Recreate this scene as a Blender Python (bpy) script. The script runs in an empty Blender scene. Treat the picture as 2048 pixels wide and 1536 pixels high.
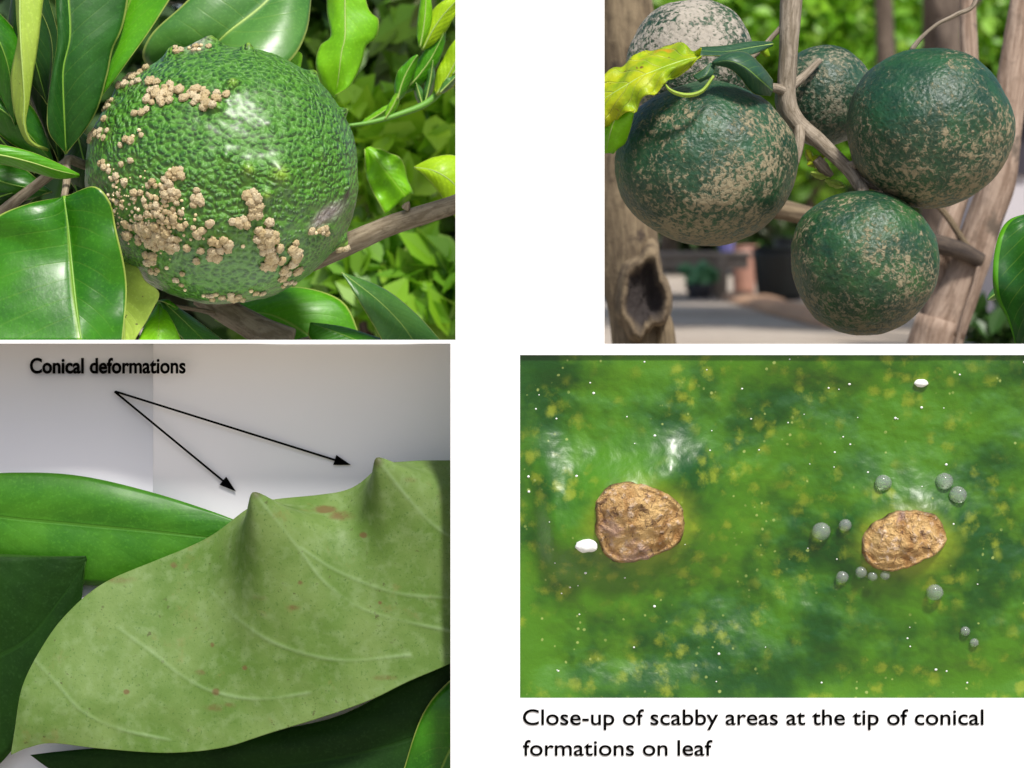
import bpy, bmesh, math, random
import numpy as np
from mathutils import Vector, Matrix, noise
from mathutils.bvhtree import BVHTree

random.seed(7)
rng = np.random.default_rng(7)
SC = bpy.context.scene
COL = SC.collection
R = math.radians

# ------------------------------------------------------------------ camera
D = 5.0            # camera to board, metres
Z0 = 1.6           # lens height
AX = 430           # picture row level with the lens
cam = bpy.data.cameras.new('camera')
camo = bpy.data.objects.new('camera', cam)
COL.objects.link(camo)
camo.location = (0, -D, Z0)
camo.rotation_euler = (R(90), 0, 0)
cam.sensor_width = 36
cam.lens = 36 * D / 2.048
cam.shift_y = -(768 - AX) / 2048
cam.clip_start = 0.05
cam.clip_end = 3000
cam.dof.use_dof = True
cam.dof.focus_distance = D + 0.07
cam.dof.aperture_fstop = 4.6
SC.camera = camo
SC.cycles.max_bounces = 8; SC.cycles.transparent_max_bounces = 6
SC.render.resolution_x, SC.render.resolution_y = 1024, 768

# ------------------------------------------------------------------ light
SUN_EL, SUN_AZ = R(55), R(23)     # azimuth: degrees to the right of straight behind the camera
w = bpy.data.worlds.new('World'); SC.world = w; w.use_nodes = True
nt = w.node_tree; nt.nodes.clear()
out = nt.nodes.new('ShaderNodeOutputWorld'); bg = nt.nodes.new('ShaderNodeBackground')
sky = nt.nodes.new('ShaderNodeTexSky'); sky.sky_type = 'NISHITA'; sky.sun_disc = False
sky.sun_elevation = SUN_EL
sky.dust_density = 2.5; sky.air_density = 1.0
bg.inputs['Strength'].default_value = 0.13
nt.links.new(sky.outputs[0], bg.inputs[0]); nt.links.new(bg.outputs[0], out.inputs[0])
sdir = Vector((math.sin(SUN_AZ) * math.cos(SUN_EL), -math.cos(SUN_AZ) * math.cos(SUN_EL), math.sin(SUN_EL)))
sky.sun_rotation = math.atan2(sdir.x, sdir.y)
sl = bpy.data.lights.new('sun', 'SUN'); slo = bpy.data.objects.new('sun', sl); COL.objects.link(slo)
sl.energy = 4.6; sl.angle = R(8); sl.color = (1.0, 0.965, 0.91)
slo.rotation_euler = sdir.to_track_quat('Z', 'Y').to_euler()
slo.location = sdir * 30
vs = SC.view_settings
vs.view_transform = 'Standard'; vs.look = 'None'; vs.gamma = 1; vs.use_curve_mapping = False
vs.exposure = 0.0

# ------------------------------------------------------------------ helpers
def P(px, py, d):
    s = (D + d) / D
    return Vector(((px - 1024) / 1000 * s, d, Z0 - (py - AX) / 1000 * s))

def link(o, parent=None):
    COL.objects.link(o)
    if parent is not None: o.parent = parent
    return o

def wloc(o):
    v = Vector((0, 0, 0))
    while o is not None:
        v += o.location; o = o.parent
    return v

def tag(o, label=None, cat=None, group=None, kind=None):
    if label: o['label'] = label
    if cat: o['category'] = cat
    if group: o['group'] = group
    if kind: o['kind'] = kind
    return o

def empty(name, loc, label=None, cat=None, group=None):
    o = bpy.data.objects.new(name, None); link(o); o.location = loc
    o.empty_display_size = 0.05
    return tag(o, label, cat, group)

def mesh_obj(name, verts, faces, mat, parent=None, smooth=True, uv=None, attrs=None, origin=None):
    """verts in world coordinates; stored relative to the parent chain (or origin)"""
    v = np.array([tuple(p) for p in verts], dtype=np.float64).reshape(-1, 3)
    o_w = wloc(parent) if parent is not None else Vector((0, 0, 0))
    org = Vector(origin) if origin is not None else o_w
    v = v - np.array(org)
    me = bpy.data.meshes.new(name)
    me.from_pydata(v.tolist(), [], [tuple(f) for f in faces])
    me.update()
    if uv is not None:
        l = me.uv_layers.new(name='UVMap')
        idx = np.zeros(len(me.loops), dtype=np.int32); me.loops.foreach_get('vertex_index', idx)
        l.data.foreach_set('uv', np.array(uv, dtype=np.float32)[idx].ravel())
    if attrs:
        for k, a in attrs.items():
            at = me.attributes.new(k, 'FLOAT', 'POINT'); at.data.foreach_set('value', np.array(a, dtype=np.float32))
    if smooth: me.polygons.foreach_set('use_smooth', [True] * len(me.polygons))
    if mat: me.materials.append(mat)
    o = bpy.data.objects.new(name, me); link(o, parent)
    o.location = org - o_w
    return o

def catmull(pts, n):
    pts = [Vector(p) for p in pts]
    if len(pts) == 1: return [pts[0].copy() for _ in range(n)]
    seg = [max((pts[i + 1] - pts[i]).length, 1e-6) for i in range(len(pts) - 1)]
    cum = [0]
    for s in seg: cum.append(cum[-1] + s)
    res = []
    for k in range(n):
        t = cum[-1] * k / (n - 1)
        i = 0
        while i < len(seg) - 1 and t > cum[i + 1]: i += 1
        f = min(1, max(0, (t - cum[i]) / seg[i]))
        p1, p2 = pts[i], pts[i + 1]
        p0 = pts[i - 1] if i > 0 else p1 * 2 - p2
        p3 = pts[i + 2] if i + 2 < len(pts) else p2 * 2 - p1
        res.append(0.5 * ((2 * p1) + (p2 - p0) * f + (2 * p0 - 5 * p1 + 4 * p2 - p3) * f * f + (3 * p1 - p0 - 3 * p2 + p3) * f ** 3))
    return res

def tube_data(pts, radii, n=24, seg=12, rough=0.0, freq=8.0, flat=1.0):
    c = catmull(pts, n)
    rr = np.interp(np.linspace(0, 1, n), np.linspace(0, 1, len(radii)), radii)
    verts, faces, uv = [], [], []
    up = Vector((0, 1, 0))
    L = 0
    for i, p in enumerate(c):
        t = (c[min(i + 1, n - 1)] - c[max(i - 1, 0)])
        t = t.normalized() if t.length > 1e-9 else Vector((0, 0, 1))
        a = up - t * up.dot(t)
        if a.length < 1e-3: a = Vector((1, 0, 0)) - t * t.x
        a.normalize(); b = t.cross(a)
        if i: L += (p - c[i - 1]).length
        for k in range(seg):
            th = 2 * math.pi * k / seg
            q = a * math.cos(th) * flat + b * math.sin(th)
            r = rr[i]
            if rough:
                s = p * freq * 0.35 + q * r * freq
                r *= 1 + rough * noise.noise(s) + rough * .5 * noise.noise(s * 2.7)
            verts.append(p + q * r); uv.append((k / seg, L))
    for i in range(n - 1):
        for k in range(seg):
            k2 = (k + 1) % seg
            faces.append((i * seg + k, i * seg + k2, (i + 1) * seg + k2, (i + 1) * seg + k))
    verts.append(c[0]); uv.append((.5, 0)); verts.append(c[-1]); uv.append((.5, L))
    a0, a1 = len(verts) - 2, len(verts) - 1
    for k in range(seg):
        k2 = (k + 1) % seg
        faces.append((a0, k2, k)); faces.append((a1, (n - 1) * seg + k, (n - 1) * seg + k2))
    return verts, faces, uv

def tube(name, pts, radii, mat, parent=None, **kw):
    v, f, uv = tube_data(pts, radii, **kw)
    return mesh_obj(name, v, f, mat, parent, uv=uv)

def box_data(x0, x1, y0, y1, z0, z1):
    v = [(x, y, z) for x in (x0, x1) for y in (y0, y1) for z in (z0, z1)]
    f = [(0, 1, 3, 2), (4, 6, 7, 5), (0, 4, 5, 1), (2, 3, 7, 6), (0, 2, 6, 4), (1, 5, 7, 3)]
    return v, f

def box(name, b, mat, parent=None, bevel=0.0):
    v, f = box_data(*b)
    o = mesh_obj(name, v, f, mat, parent, smooth=False)
    if bevel:
        m = o.modifiers.new('bevel', 'BEVEL'); m.width = bevel; m.segments = 2
    return o

# ------------------------------------------------------------------ materials
class NT:
    def __init__(self, name):
        self.m = bpy.data.materials.new(name); self.m.use_nodes = True
        self.t = self.m.node_tree; self.t.nodes.clear()
        self.out = self.n('ShaderNodeOutputMaterial')
    def n(self, typ, **kw):
        nd = self.t.nodes.new(typ)
        for k, v in kw.items():
            if k.startswith('i_'): nd.inputs[k[2:].replace('_', ' ')].default_value = v
            else: setattr(nd, k, v)
        return nd
    def l(self, a, b): self.t.links.new(a, b)
    def math(self, op, a, b=None, c=None, clamp=False):
        nd = self.n('ShaderNodeMath', operation=op, use_clamp=clamp)
        for i, x in enumerate((a, b, c)):
            if x is None: continue
            if isinstance(x, (int, float)): nd.inputs[i].default_value = x
            else: self.l(x, nd.inputs[i])
        return nd.outputs[0]
    def ramp(self, fac, stops):
        nd = self.n('ShaderNodeValToRGB'); cr = nd.color_ramp
        while len(cr.elements) < len(stops): cr.elements.new(.5)
        for e, (p, c) in zip(cr.elements, stops):
            e.position = p; e.color = (*c, 1) if not isinstance(c, (int, float)) else (c, c, c, 1)
        self.l(fac, nd.inputs[0]); return nd.outputs[0]
    def step(self, x, lo, hi):
        nd = self.n('ShaderNodeMapRange', interpolation_type='SMOOTHSTEP')
        self.l(x, nd.inputs[0]); nd.inputs[1].default_value = lo; nd.inputs[2].default_value = hi
        return nd.outputs[0]
    def mix(self, fac, a, b):
        nd = self.n('ShaderNodeMix', data_type='RGBA')
        if isinstance(fac, (int, float)): nd.inputs[0].default_value = fac
        else: self.l(fac, nd.inputs[0])
        for i, x in ((6, a), (7, b)):
            if isinstance(x, tuple): nd.inputs[i].default_value = (*x, 1)
            else: self.l(x, nd.inputs[i])
        return nd.outputs[2]
    def noise(self, scale, detail=3, rough=.55, vec=None, dist=0.0):
        nd = self.n('ShaderNodeTexNoise'); nd.inputs['Scale'].default_value = scale
        nd.inputs['Detail'].default_value = detail; nd.inputs['Roughness'].default_value = rough
        nd.inputs['Distortion'].default_value = dist
        self.l(vec if vec is not None else self.obj(), nd.inputs['Vector']); return nd.outputs['Fac']
    def obj(self):
        if not hasattr(self, '_o'): self._o = self.n('ShaderNodeTexCoord')
        return self._o.outputs['Object']
    def uv(self):
        self.obj(); return self._o.outputs['UV']
    def bump(self, h, strength=.5, dist=.01, normal=None):
        nd = self.n('ShaderNodeBump'); nd.inputs['Strength'].default_value = strength
        nd.inputs['Distance'].default_value = dist
        self.l(h, nd.inputs['Height'])
        if normal is not None: self.l(normal, nd.inputs['Normal'])
        return nd.outputs[0]
    def pbr(self, col, rough=.5, normal=None, spec=.5, coat=0, coat_rough=.2, transl=0, tcol=None):
        b = self.n('ShaderNodeBsdfPrincipled')
        for key, x in (('Base Color', col), ('Roughness', rough)):
            if isinstance(x, tuple): b.inputs[key].default_value = (*x, 1)
            elif isinstance(x, (int, float)): b.inputs[key].default_value = x
            else: self.l(x, b.inputs[key])
        b.inputs['Specular IOR Level'].default_value = spec
        b.inputs['Coat Weight'].default_value = coat; b.inputs['Coat Roughness'].default_value = coat_rough
        if normal is not None: self.l(normal, b.inputs['Normal'])
        s = b.outputs[0]
        if transl:
            t = self.n('ShaderNodeBsdfTranslucent')
            tc = tcol if tcol is not None else col
            if isinstance(tc, tuple): t.inputs[0].default_value = (*tc, 1)
            else: self.l(tc, t.inputs[0])
            mx = self.n('ShaderNodeMixShader'); mx.inputs[0].default_value = transl
            self.l(s, mx.inputs[1]); self.l(t.outputs[0], mx.inputs[2]); s = mx.outputs[0]
        self.l(s, self.out.inputs[0]); return self.m

def mat_plain(name, col, rough=.6, var=.12, scale=12, spec=.4, bump=.15):
    k = NT(name)
    n1 = k.noise(scale, 5)
    c = k.mix(n1, tuple(x * (1 - var) for x in col), tuple(min(1, x * (1 + var)) for x in col))
    return k.pbr(c, rough, k.bump(k.noise(scale * 9, 4), bump, .004), spec)

def mat_leaf(name, c1, c2, rough=.38, coat=.25, transl=.22, vein=(.25, .42, .05), edge=(.45, .55, .12), nveins=9, slant=5.5,
             vstr=.35, spots=None, mott=9, coat_rough=.22, edgew=.478, spec=.32):
    k = NT(name)
    sep = k.n('ShaderNodeSeparateXYZ'); k.l(k.uv(), sep.inputs[0])
    u, v = sep.outputs[0], sep.outputs[1]
    au = k.math('ABSOLUTE', k.math('SUBTRACT', u, .5))
    wob = k.math('MULTIPLY', k.math('SUBTRACT', k.noise(7, 2), .5), .5)
    t = k.math('ADD', k.math('SUBTRACT', k.math('MULTIPLY', v, nveins), k.math('MULTIPLY', au, slant)), wob)
    fr = k.math('ABSOLUTE', k.math('SUBTRACT', k.math('FRACT', t), .5))
    ln = k.step(fr, .07, .0)                     # thin line at the side veins
    fade = k.step(au, .47, .2)
    side = k.math('MULTIPLY', ln, fade)
    mid = k.step(au, .022, .006)
    vm = k.math('MAXIMUM', k.math('MULTIPLY', side, vstr), k.math('MULTIPLY', mid, .75))
    base = k.mix(k.step(k.noise(mott, 4), .3, .7), c1, c2)
    fine = k.noise(160, 2)
    base = k.mix(k.math('MULTIPLY', k.step(fine, .5, .75), .35), base, tuple(min(1, x * 1.5 + .01) for x in c2))
    col = k.mix(vm, base, vein)
    col = k.mix(k.math('MULTIPLY', k.step(au, edgew, edgew + .014), .8), col, edge)
    if spots:
        sp = k.step(k.noise(spots[0], 2), spots[1], spots[1] + .05)
        col = k.mix(sp, col, spots[2])
    h = k.math('ADD', k.math('MULTIPLY', fr, .35), k.math('MULTIPLY', vm, -.5))
    h = k.math('ADD', h, k.math('MULTIPLY', k.noise(28, 3), .5))
    nrm = k.bump(h, .32, .008)
    nrm = k.bump(fine, .08, .002, nrm)
    return k.pbr(col, k.math('ADD', k.math('MULTIPLY', k.noise(20, 3), .22), rough - .1), nrm, spec, coat, coat_rough, transl,
                 k.mix(.5, col, tuple(min(1, x * 1.8) for x in c2)))

def mat_foliage(name, cols, transl=.3, rough=.45):
    k = NT(name)
    g = k.n('ShaderNodeNewGeometry')
    n = len(cols)
    c = k.ramp(g.outputs['Random Per Island'], [(i / (n - 1), cc) for i, cc in enumerate(cols)])
    nz = k.noise(30, 2)
    c = k.mix(k.math('MULTIPLY', nz, .5), c, tuple(x * .7 for x in cols[n // 2]))
    return k.pbr(c, rough, None, .5, .15, .3, transl)

def mat_bark(name, c1, c2, scale=1.0, spots=None):
    k = NT(name)
    mp = k.n('ShaderNodeMapping'); k.l(k.uv(), mp.inputs[0]); mp.inputs['Scale'].default_value = (9, 2.2 * scale, 1)
    n1 = k.noise(1.6, 6, .65, mp.outputs[0], .4)
    n2 = k.noise(14 * scale, 5, .6)
    col = k.mix(k.step(n1, .35, .68), c1, c2)
    col = k.mix(k.math('MULTIPLY', k.step(n2, .5, .75), .5), col, tuple(x * .45 for x in c1))
    if spots:
        col = k.mix(k.step(k.noise(5 * scale, 4), .58, .68), col, spots)
    h = k.math('ADD', n1, k.math('MULTIPLY', n2, .6))
    return k.pbr(col, .85, k.bump(h, .9, .012 / scale), .3)

def mat_scabfruit(name, seed, green1, green2, tan, amount, low):
    k = NT(name)
    add = k.n('ShaderNodeVectorMath', operation='ADD'); k.l(k.obj(), add.inputs[0]); add.inputs[1].default_value = (seed * 3.7, seed * 1.3, seed * 2.1)
    v = add.outputs[0]
    sep = k.n('ShaderNodeSeparateXYZ'); k.l(k.obj(), sep.inputs[0])
    big = k.noise(9, 4, .6, v)
    fine = k.noise(105, 4, .62, v, .6)
    med = k.noise(38, 5, .62, v, .5)
    field = k.math('ADD', k.math('MULTIPLY', big, .95), k.math('MULTIPLY', med, .75))
    field = k.math('ADD', field, k.math('MULTIPLY', fine, 1.45))
    field = k.math('ADD', field, k.math('MULTIPLY', sep.outputs[2], -low))
    field = k.math('ADD', field, k.math('MULTIPLY', sep.outputs[0], low * .25))
    sc = k.step(field, 1.60 - amount, 1.84 - amount)
    haze_ = k.step(field, 1.35 - amount, 1.9 - amount)
    g = k.mix(k.step(k.noise(13, 4, .6, v), .35, .7), green1, green2)
    g = k.mix(k.math('MULTIPLY', haze_, .45), g, (.13, .14, .07))
    tn = k.mix(k.noise(60, 4, .6, v), tuple(x * .62 for x in tan), tuple(min(1, x * 1.25) for x in tan))
    col = k.mix(k.math('MULTIPLY', sc, .88), g, tn)
    dk = k.step(k.noise(150, 3, .6, v), .66, .74)
    col = k.mix(k.math('MULTIPLY', dk, .55), col, (.018, .03, .015))
    pits = k.n('ShaderNodeTexVoronoi', feature='SMOOTH_F1'); pits.inputs['Scale'].default_value = 120; k.l(v, pits.inputs['Vector'])
    h = k.math('ADD', k.math('MULTIPLY', sc, .55), k.math('MULTIPLY', fine, .8))
    h = k.math('ADD', h, k.math('MULTIPLY', pits.outputs[0], .7))
    rough = k.math('ADD', k.math('MULTIPLY', sc, .4), .42)
    return k.pbr(col, rough, k.bump(h, .5, .006), .5)

M = {}
M['board'] = mat_plain('white_card', (.90, .90, .895), .75, .008, 4, .2, .02)
M['ink'] = mat_plain('black_ink', (.002, .002, .002), .9, .1, 30, .0, 0.0)
M['blue_grey'] = mat_plain('blue_grey_paint', (.825, .82, .845), .8, .02, 3, .2, .02)
M['warm_grey'] = mat_plain('warm_grey_paint', (.83, .82, .835), .8, .02, 3, .2, .02)
M['post'] = mat_plain('white_post', (.8, .8, .79), .6, .04)

# ------------------------------------------------------------------ ground
k = NT('packed_earth')
n1 = k.noise(.35, 6, .6); n2 = k.noise(6, 5, .65)
c = k.mix(k.step(n1, .35, .65), (.36, .295, .235), (.47, .41, .345))
c = k.mix(k.math('MULTIPLY', k.step(n2, .5, .72), .5), c, (.22, .17, .13))
M['earth'] = k.pbr(c, .92, k.bump(k.math('ADD', n2, k.noise(30, 4)), .6, .03), .2)
GN = 60
gv, gf = [], []
for j in range(GN + 1):
    for i in range(GN + 1):
        a, b = i / GN * 2 - 1, j / GN * 2 - 1
        x = math.copysign(abs(a) ** 2.6, a) * 700; y = math.copysign(abs(b) ** 2.6, b) * 700 + 10
        dd = math.hypot(x, y)
        z = (noise.noise(Vector((x * .12, y * .12, 3))) * .06 if 12 < dd < 150 else 0)
        gv.append((x, y, z))
for j in range(GN):
    for i in range(GN):
        q = j * (GN + 1) + i
        gf.append((q, q + 1, q + GN + 2, q + GN + 1))
tag(mesh_obj('ground', gv, gf, M['earth']), kind='structure')

# ------------------------------------------------------------------ white board with four windows
OPEN = [(-200, 911, -999, 680), (1209, 2248, -999, 688), (-200, 901, 687, 1640), (1040, 2248, 710, 1397)]
xs = sorted({-300, 2348} | {o[0] for o in OPEN} | {o[1] for o in OPEN})
ys = sorted({-220, 1760} | {max(-220, o[2]) for o in OPEN} | {o[3] for o in OPEN})
def solid(i, j):
    if i < 0 or j < 0 or i >= len(xs) - 1 or j >= len(ys) - 1: return False
    cx, cy = (xs[i] + xs[i + 1]) / 2, (ys[j] + ys[j + 1]) / 2
    return not any(o[0] < cx < o[1] and o[2] < cy < o[3] for o in OPEN)
board = empty('display_board', (0, .003, 0), 'white display board with four cut-out windows and a black printed caption', 'board')
TB = .006
bv, bf, vid = [], [], {}
def bvert(i, j, s):
    if (i, j, s) not in vid:
        p = P(xs[i], ys[j], 0); vid[(i, j, s)] = len(bv); bv.append((p.x, s * TB, p.z))
    return vid[(i, j, s)]
for i in range(len(xs) - 1):
    for j in range(len(ys) - 1):
        if not solid(i, j): continue
        bf.append((bvert(i, j, 0), bvert(i, j + 1, 0), bvert(i + 1, j + 1, 0), bvert(i + 1, j, 0)))
        bf.append((bvert(i, j, 1), bvert(i + 1, j, 1), bvert(i + 1, j + 1, 1), bvert(i, j + 1, 1)))
        for di, dj, (a, b) in ((-1, 0, ((i, j), (i, j + 1))), (1, 0, ((i + 1, j + 1), (i + 1, j))), (0, -1, ((i + 1, j), (i, j))), (0, 1, ((i, j + 1), (i + 1, j + 1)))):
            if not solid(i + di, j + dj):
                bf.append((bvert(*a, 0), bvert(*a, 1), bvert(*b, 1), bvert(*b, 0)))
mesh_obj('panel', bv, bf, M['board'], board, smooth=False)
for px in (-250, 1000, 2298):
    p = P(px, 1760, 0)
    box('leg', (p.x - .04, p.x + .04, .0065, .07, 0, p.z + .10), M['post'], board)
    box('foot', (p.x - .05, p.x + .05, -.3, .3, 0, .04), M['post'], board, .004)
# added sheet between the two windows, hidden edge-on, to shade the lower backdrop
v = [P(x, y, d) for x in (-290, 906) for d in (.0065, .212) for y in (681.5, 685.0)]
f = [(0, 1, 3, 2), (4, 6, 7, 5), (0, 4, 5, 1), (2, 3, 7, 6), (0, 2, 6, 4), (1, 5, 7, 3)]
mesh_obj('shade_shelf', v, f, M['board'], board, smooth=False)

def lettering(name, txt, x0, x1, base, caph, d, parent, bold=0.0, thick=.0012):
    cu = bpy.data.curves.new(name, 'FONT'); cu.body = txt; cu.size = 1.0; cu.offset = bold; cu.extrude = 0.0
    to = bpy.data.objects.new('tmp', cu); COL.objects.link(to)
    dg = bpy.context.evaluated_depsgraph_get()
    me = bpy.data.meshes.new_from_object(to.evaluated_get(dg))
    co = np.zeros(len(me.vertices) * 3); me.vertices.foreach_get('co', co); co = co.reshape(-1, 3)
    faces = [tuple(p.vertices) for p in me.polygons]
    bpy.data.objects.remove(to); bpy.data.curves.remove(cu); bpy.data.meshes.remove(me)
    # cap height of the font measured from the first (capital) glyph or ascender
    h = 0.729 + 2 * bold
    sx = (x1 - x0) / (co[:, 0].max() - co[:, 0].min())
    px = x0 + (co[:, 0] - co[:, 0].min()) * sx
    py = base - co[:, 1] * caph / h
    verts = [P(a, b, d) for a, b in zip(px, py)]
    o = mesh_obj(name, verts, faces, M['ink'], parent, smooth=False)
    m = o.modifiers.new('solid', 'SOLIDIFY'); m.thickness = thick; m.offset = 0
    return o
c1 = lettering('caption_lettering', 'Close-up of scabby areas at the tip of conical', 1046, 1967, 1449.5, 33, -.0014, board, bold=.006)
c2 = lettering('caption_lettering', 'formations on leaf', 1046, 1425, 1511, 33, -.0014, board, bold=.006)

# ------------------------------------------------------------------ leaf builder
def leaf(parent, L, Mid, Rr, mat, n=30, m=7, belly=0.0, wave=0.0, thick=.0026, rib=None, ribr=.004, seed=0, name='leaf', label=None, wf=5, ruffle=0.0):
    """loft through left edge, midrib and right edge, each a list of (px, py, depth)"""
    cl, cm, cr = (catmull([P(*q) for q in s], n) for s in (L, Mid, Rr))
    verts, uv, faces = [], [], []
    W = 2 * m + 1
    for i in range(n):
        v = i / (n - 1)
        for j in range(W):
            u = (j - m) / m
            e = cr[i] if u > 0 else cl[i]
            a = abs(u)
            p = cm[i].lerp(e, a)
            off = -belly * math.sin(math.pi * min(1, a * .95)) * math.sin(math.pi * min(1, v + .02))
            if wave:
                off += wave * (a ** 1.5) * noise.noise(Vector((v * wf + seed, u * 1.3, seed * 1.7)))
            if ruffle: p = p + (e - cm[i]) * (ruffle * a * noise.noise(Vector((v * wf * 1.4 + seed * 2, math.copysign(1, u) * 3, 7))))
            verts.append(p + Vector((0, off, -off * .25))); uv.append(((u + 1) / 2, v))
    for i in range(n - 1):
        for j in range(W - 1):
            q = i * W + j
            faces.append((q, q + W, q + W + 1, q + 1))
    o = mesh_obj(name, verts, faces, mat, parent, uv=uv)
    if label: o['label'] = label
    md = o.modifiers.new('solid', 'SOLIDIFY'); md.thickness = thick; md.offset = 0
    if rib is not None:
        pts = [verts[i * W + m] + Vector((0, -.0012, 0)) for i in range(0, n, 3)]
        tube('midrib', pts, [ribr, ribr * .8, ribr * .3], rib, o, n=22, seg=6, flat=.6)
    return o

M['rib'] = mat_plain('leaf_rib', (.16, .34, .03), .45, .1, 30)
M['rib_pale'] = mat_plain('leaf_rib_pale', (.36, .5, .12), .5, .1, 30)
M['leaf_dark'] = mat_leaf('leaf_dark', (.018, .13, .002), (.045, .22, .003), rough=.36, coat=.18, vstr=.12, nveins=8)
M['leaf_blue'] = mat_leaf('leaf_bluish', (.014, .085, .008), (.024, .13, .010), rough=.5, coat=.05, vstr=.10)
M['leaf_mid'] = mat_leaf('leaf_mid', (.06, .27, .004), (.10, .36, .005), rough=.42, coat=.1, vstr=.18)
M['leaf_light'] = mat_leaf('leaf_light', (.19, .50, .008), (.26, .60, .012), rough=.45, coat=.15, transl=.35, vstr=.2, vein=(.36, .6, .05))
M['leaf_lemon'] = mat_leaf('leaf_lemon', (.36, .60, .010), (.48, .70, .015), rough=.45, coat=.1, transl=.35, vstr=.2, vein=(.5, .7, .1))
M['leaf_under'] = mat_leaf('leaf_underside', (.36, .52, .06), (.45, .60, .10), rough=.6, coat=0, transl=.3, vstr=.3, spots=(70, .69, (.12, .11, .05)), vein=(.5, .62, .2))
M['leaf_grey'] = mat_leaf('leaf_greyish', (.06, .20, .03), (.10, .27, .04), rough=.38, coat=.5, vstr=.2, coat_rough=.3)
M['leaf_plain'] = mat_leaf('leaf_plain', (.03, .16, .005), (.06, .23, .008), rough=.5, coat=.1, vstr=.04, vein=(.06, .2, .01), edge=(.06, .2, .01))
M['leaf_shade'] = mat_leaf('leaf_shade', (.006, .030, .002), (.010, .045, .003), rough=.6, coat=.0, vstr=.05, vein=(.012, .05, .004), edge=(.02, .07, .004), spec=.15, transl=.1)  # near-black green: shade from the leaves above put into the colour
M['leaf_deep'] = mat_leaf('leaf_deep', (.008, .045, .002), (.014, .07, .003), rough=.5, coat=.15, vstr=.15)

# ------------------------------------------------------------------ window 1: warty fruit
FX, FY, FD = 447, 350, .275
fc = P(FX, FY, FD)
fruit = empty('citrus_fruit', fc, 'round glossy green citrus fruit covered in clusters of tan warts', 'fruit')
pimples = [(465, 172, 15, 13), (430, 214, 14, 12), (495, 338, 17, 12), (556, 346, 26, 13), (531, 389, 13, 11), (690, 222, 9, 13), (628, 147, 16, 12),
           (424, 86, 18, 14), (346, 104, 20, 14), (494, 104, 15, 14), (690, 372, 16, 8), (694, 492, 18, 16), (640, 300, 12, 5), (575, 372, 16, 7),
           (600, 200, 18, 5), (240, 168, 20, 8), (540, 250, 20, 4), (610, 400, 22, 5), (452, 313, 11, 8), (655, 440, 26, -5), (396, 95, 22, 8)]
def base_point(th, ph):
    q = Vector((math.sin(th) * math.cos(ph), math.sin(th) * math.sin(ph), math.cos(th)))
    r = Vector((q.x * .288, q.y * .268, q.z * .271))
    k1 = 1 + .022 * noise.noise(q * 1.6) + .012 * noise.noise(q * 4.3)
    return r * k1, q
NU, NV = 300, 200
pv = []
for j in range(NV + 1):
    for i in range(NU):
        p, q = base_point(math.pi * j / NV, 2 * math.pi * i / NU); pv.append(p + fc)
pf = []
for j in range(NV):
    for i in range(NU):
        i2 = (i + 1) % NU
        pf.append((j * NU + i, (j + 1) * NU + i, (j + 1) * NU + i2, j * NU + i2))
bvh = BVHTree.FromPolygons(pv, pf)
camloc = Vector((0, -D, Z0))
def shoot(bv_, px, py):
    dr = (P(px, py, 0) - camloc).normalized()
    loc, nor, _, _ = bv_.ray_cast(camloc, dr)
    if loc is None:
        # just off the outline: nearest point of the surface
        q = camloc + dr * (D + FD)
        loc, nor, _, _ = bv_.find_nearest(q)
    if nor.dot(dr) > 0: nor = -nor
    return loc, nor
A = np.array([tuple(p) for p in pv]); N_ = (A - np.array(fc)) / np.array([.288 ** 2, .268 ** 2, .271 ** 2]); N_ /= np.linalg.norm(N_, axis=1)[:, None]
disp = np.zeros(len(A)); tipc = np.zeros(len(A))
for (px, py, r, h) in pimples:
    loc, nor = shoot(bvh, px, py)
    dd = np.linalg.norm(A - np.array(loc), axis=1) / (r * 1e-3)
    disp += 1.45 * h * 1e-3 * np.exp(-(dd / 1.1) ** 1.7)
    if h > 9: tipc = np.maximum(tipc, np.exp(-(dd * 1.7) ** 2))
for i in range(len(A)):                              # pebbled rind
    s = Vector(A[i]) * 42
    disp[i] += .0016 * noise.noise(s) + .0012 * noise.noise(s * 2.1)
A2 = A + N_ * disp[:, None]
k = NT('pebbled_rind')
vor = k.n('ShaderNodeTexVoronoi', feature='SMOOTH_F1'); vor.inputs['Scale'].default_value = 95; vor.inputs['Smoothness'].default_value = .6
wv = k.n('ShaderNodeVectorMath', operation='ADD'); k.l(k.obj(), wv.inputs[0])
nz = k.n('ShaderNodeTexNoise'); nz.inputs['Scale'].default_value = 30; k.l(k.obj(), nz.inputs['Vector'])
scv = k.n('ShaderNodeVectorMath', operation='SCALE'); k.l(nz.outputs['Color'], scv.inputs[0]); scv.inputs['Scale'].default_value = .02
k.l(scv.outputs[0], wv.inputs[1]); k.l(wv.outputs[0], vor.inputs['Vector'])
tip = k.n('ShaderNodeAttribute', attribute_name='tip')
scar = k.n('ShaderNodeAttribute', attribute_name='scar')
slit = k.n('ShaderNodeAttribute', attribute_name='slit')
base = k.mix(k.step(k.noise(5, 4), .3, .7), (.022, .115, .003), (.046, .18, .005))
base = k.mix(k.step(vor.outputs[0], .25, .6), base, (.075, .24, .012))
base = k.mix(tip.outputs['Fac'], base, (.20, .36, .015))
base = k.mix(scar.outputs['Fac'], base, k.mix(k.noise(90, 4), (.30, .25, .23), (.46, .44, .40)))
base = k.mix(slit.outputs['Fac'], base, (.03, .015, .01))
h = k.math('ADD', k.math('MULTIPLY', vor.outputs[0], -.9), k.math('MULTIPLY', k.noise(130, 3), .25))
M['rind'] = k.pbr(base, k.math('ADD', k.math('MULTIPLY', k.noise(40, 3), .2), .36), k.bump(h, 1.0, .017), .45, .75, .36)
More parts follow.
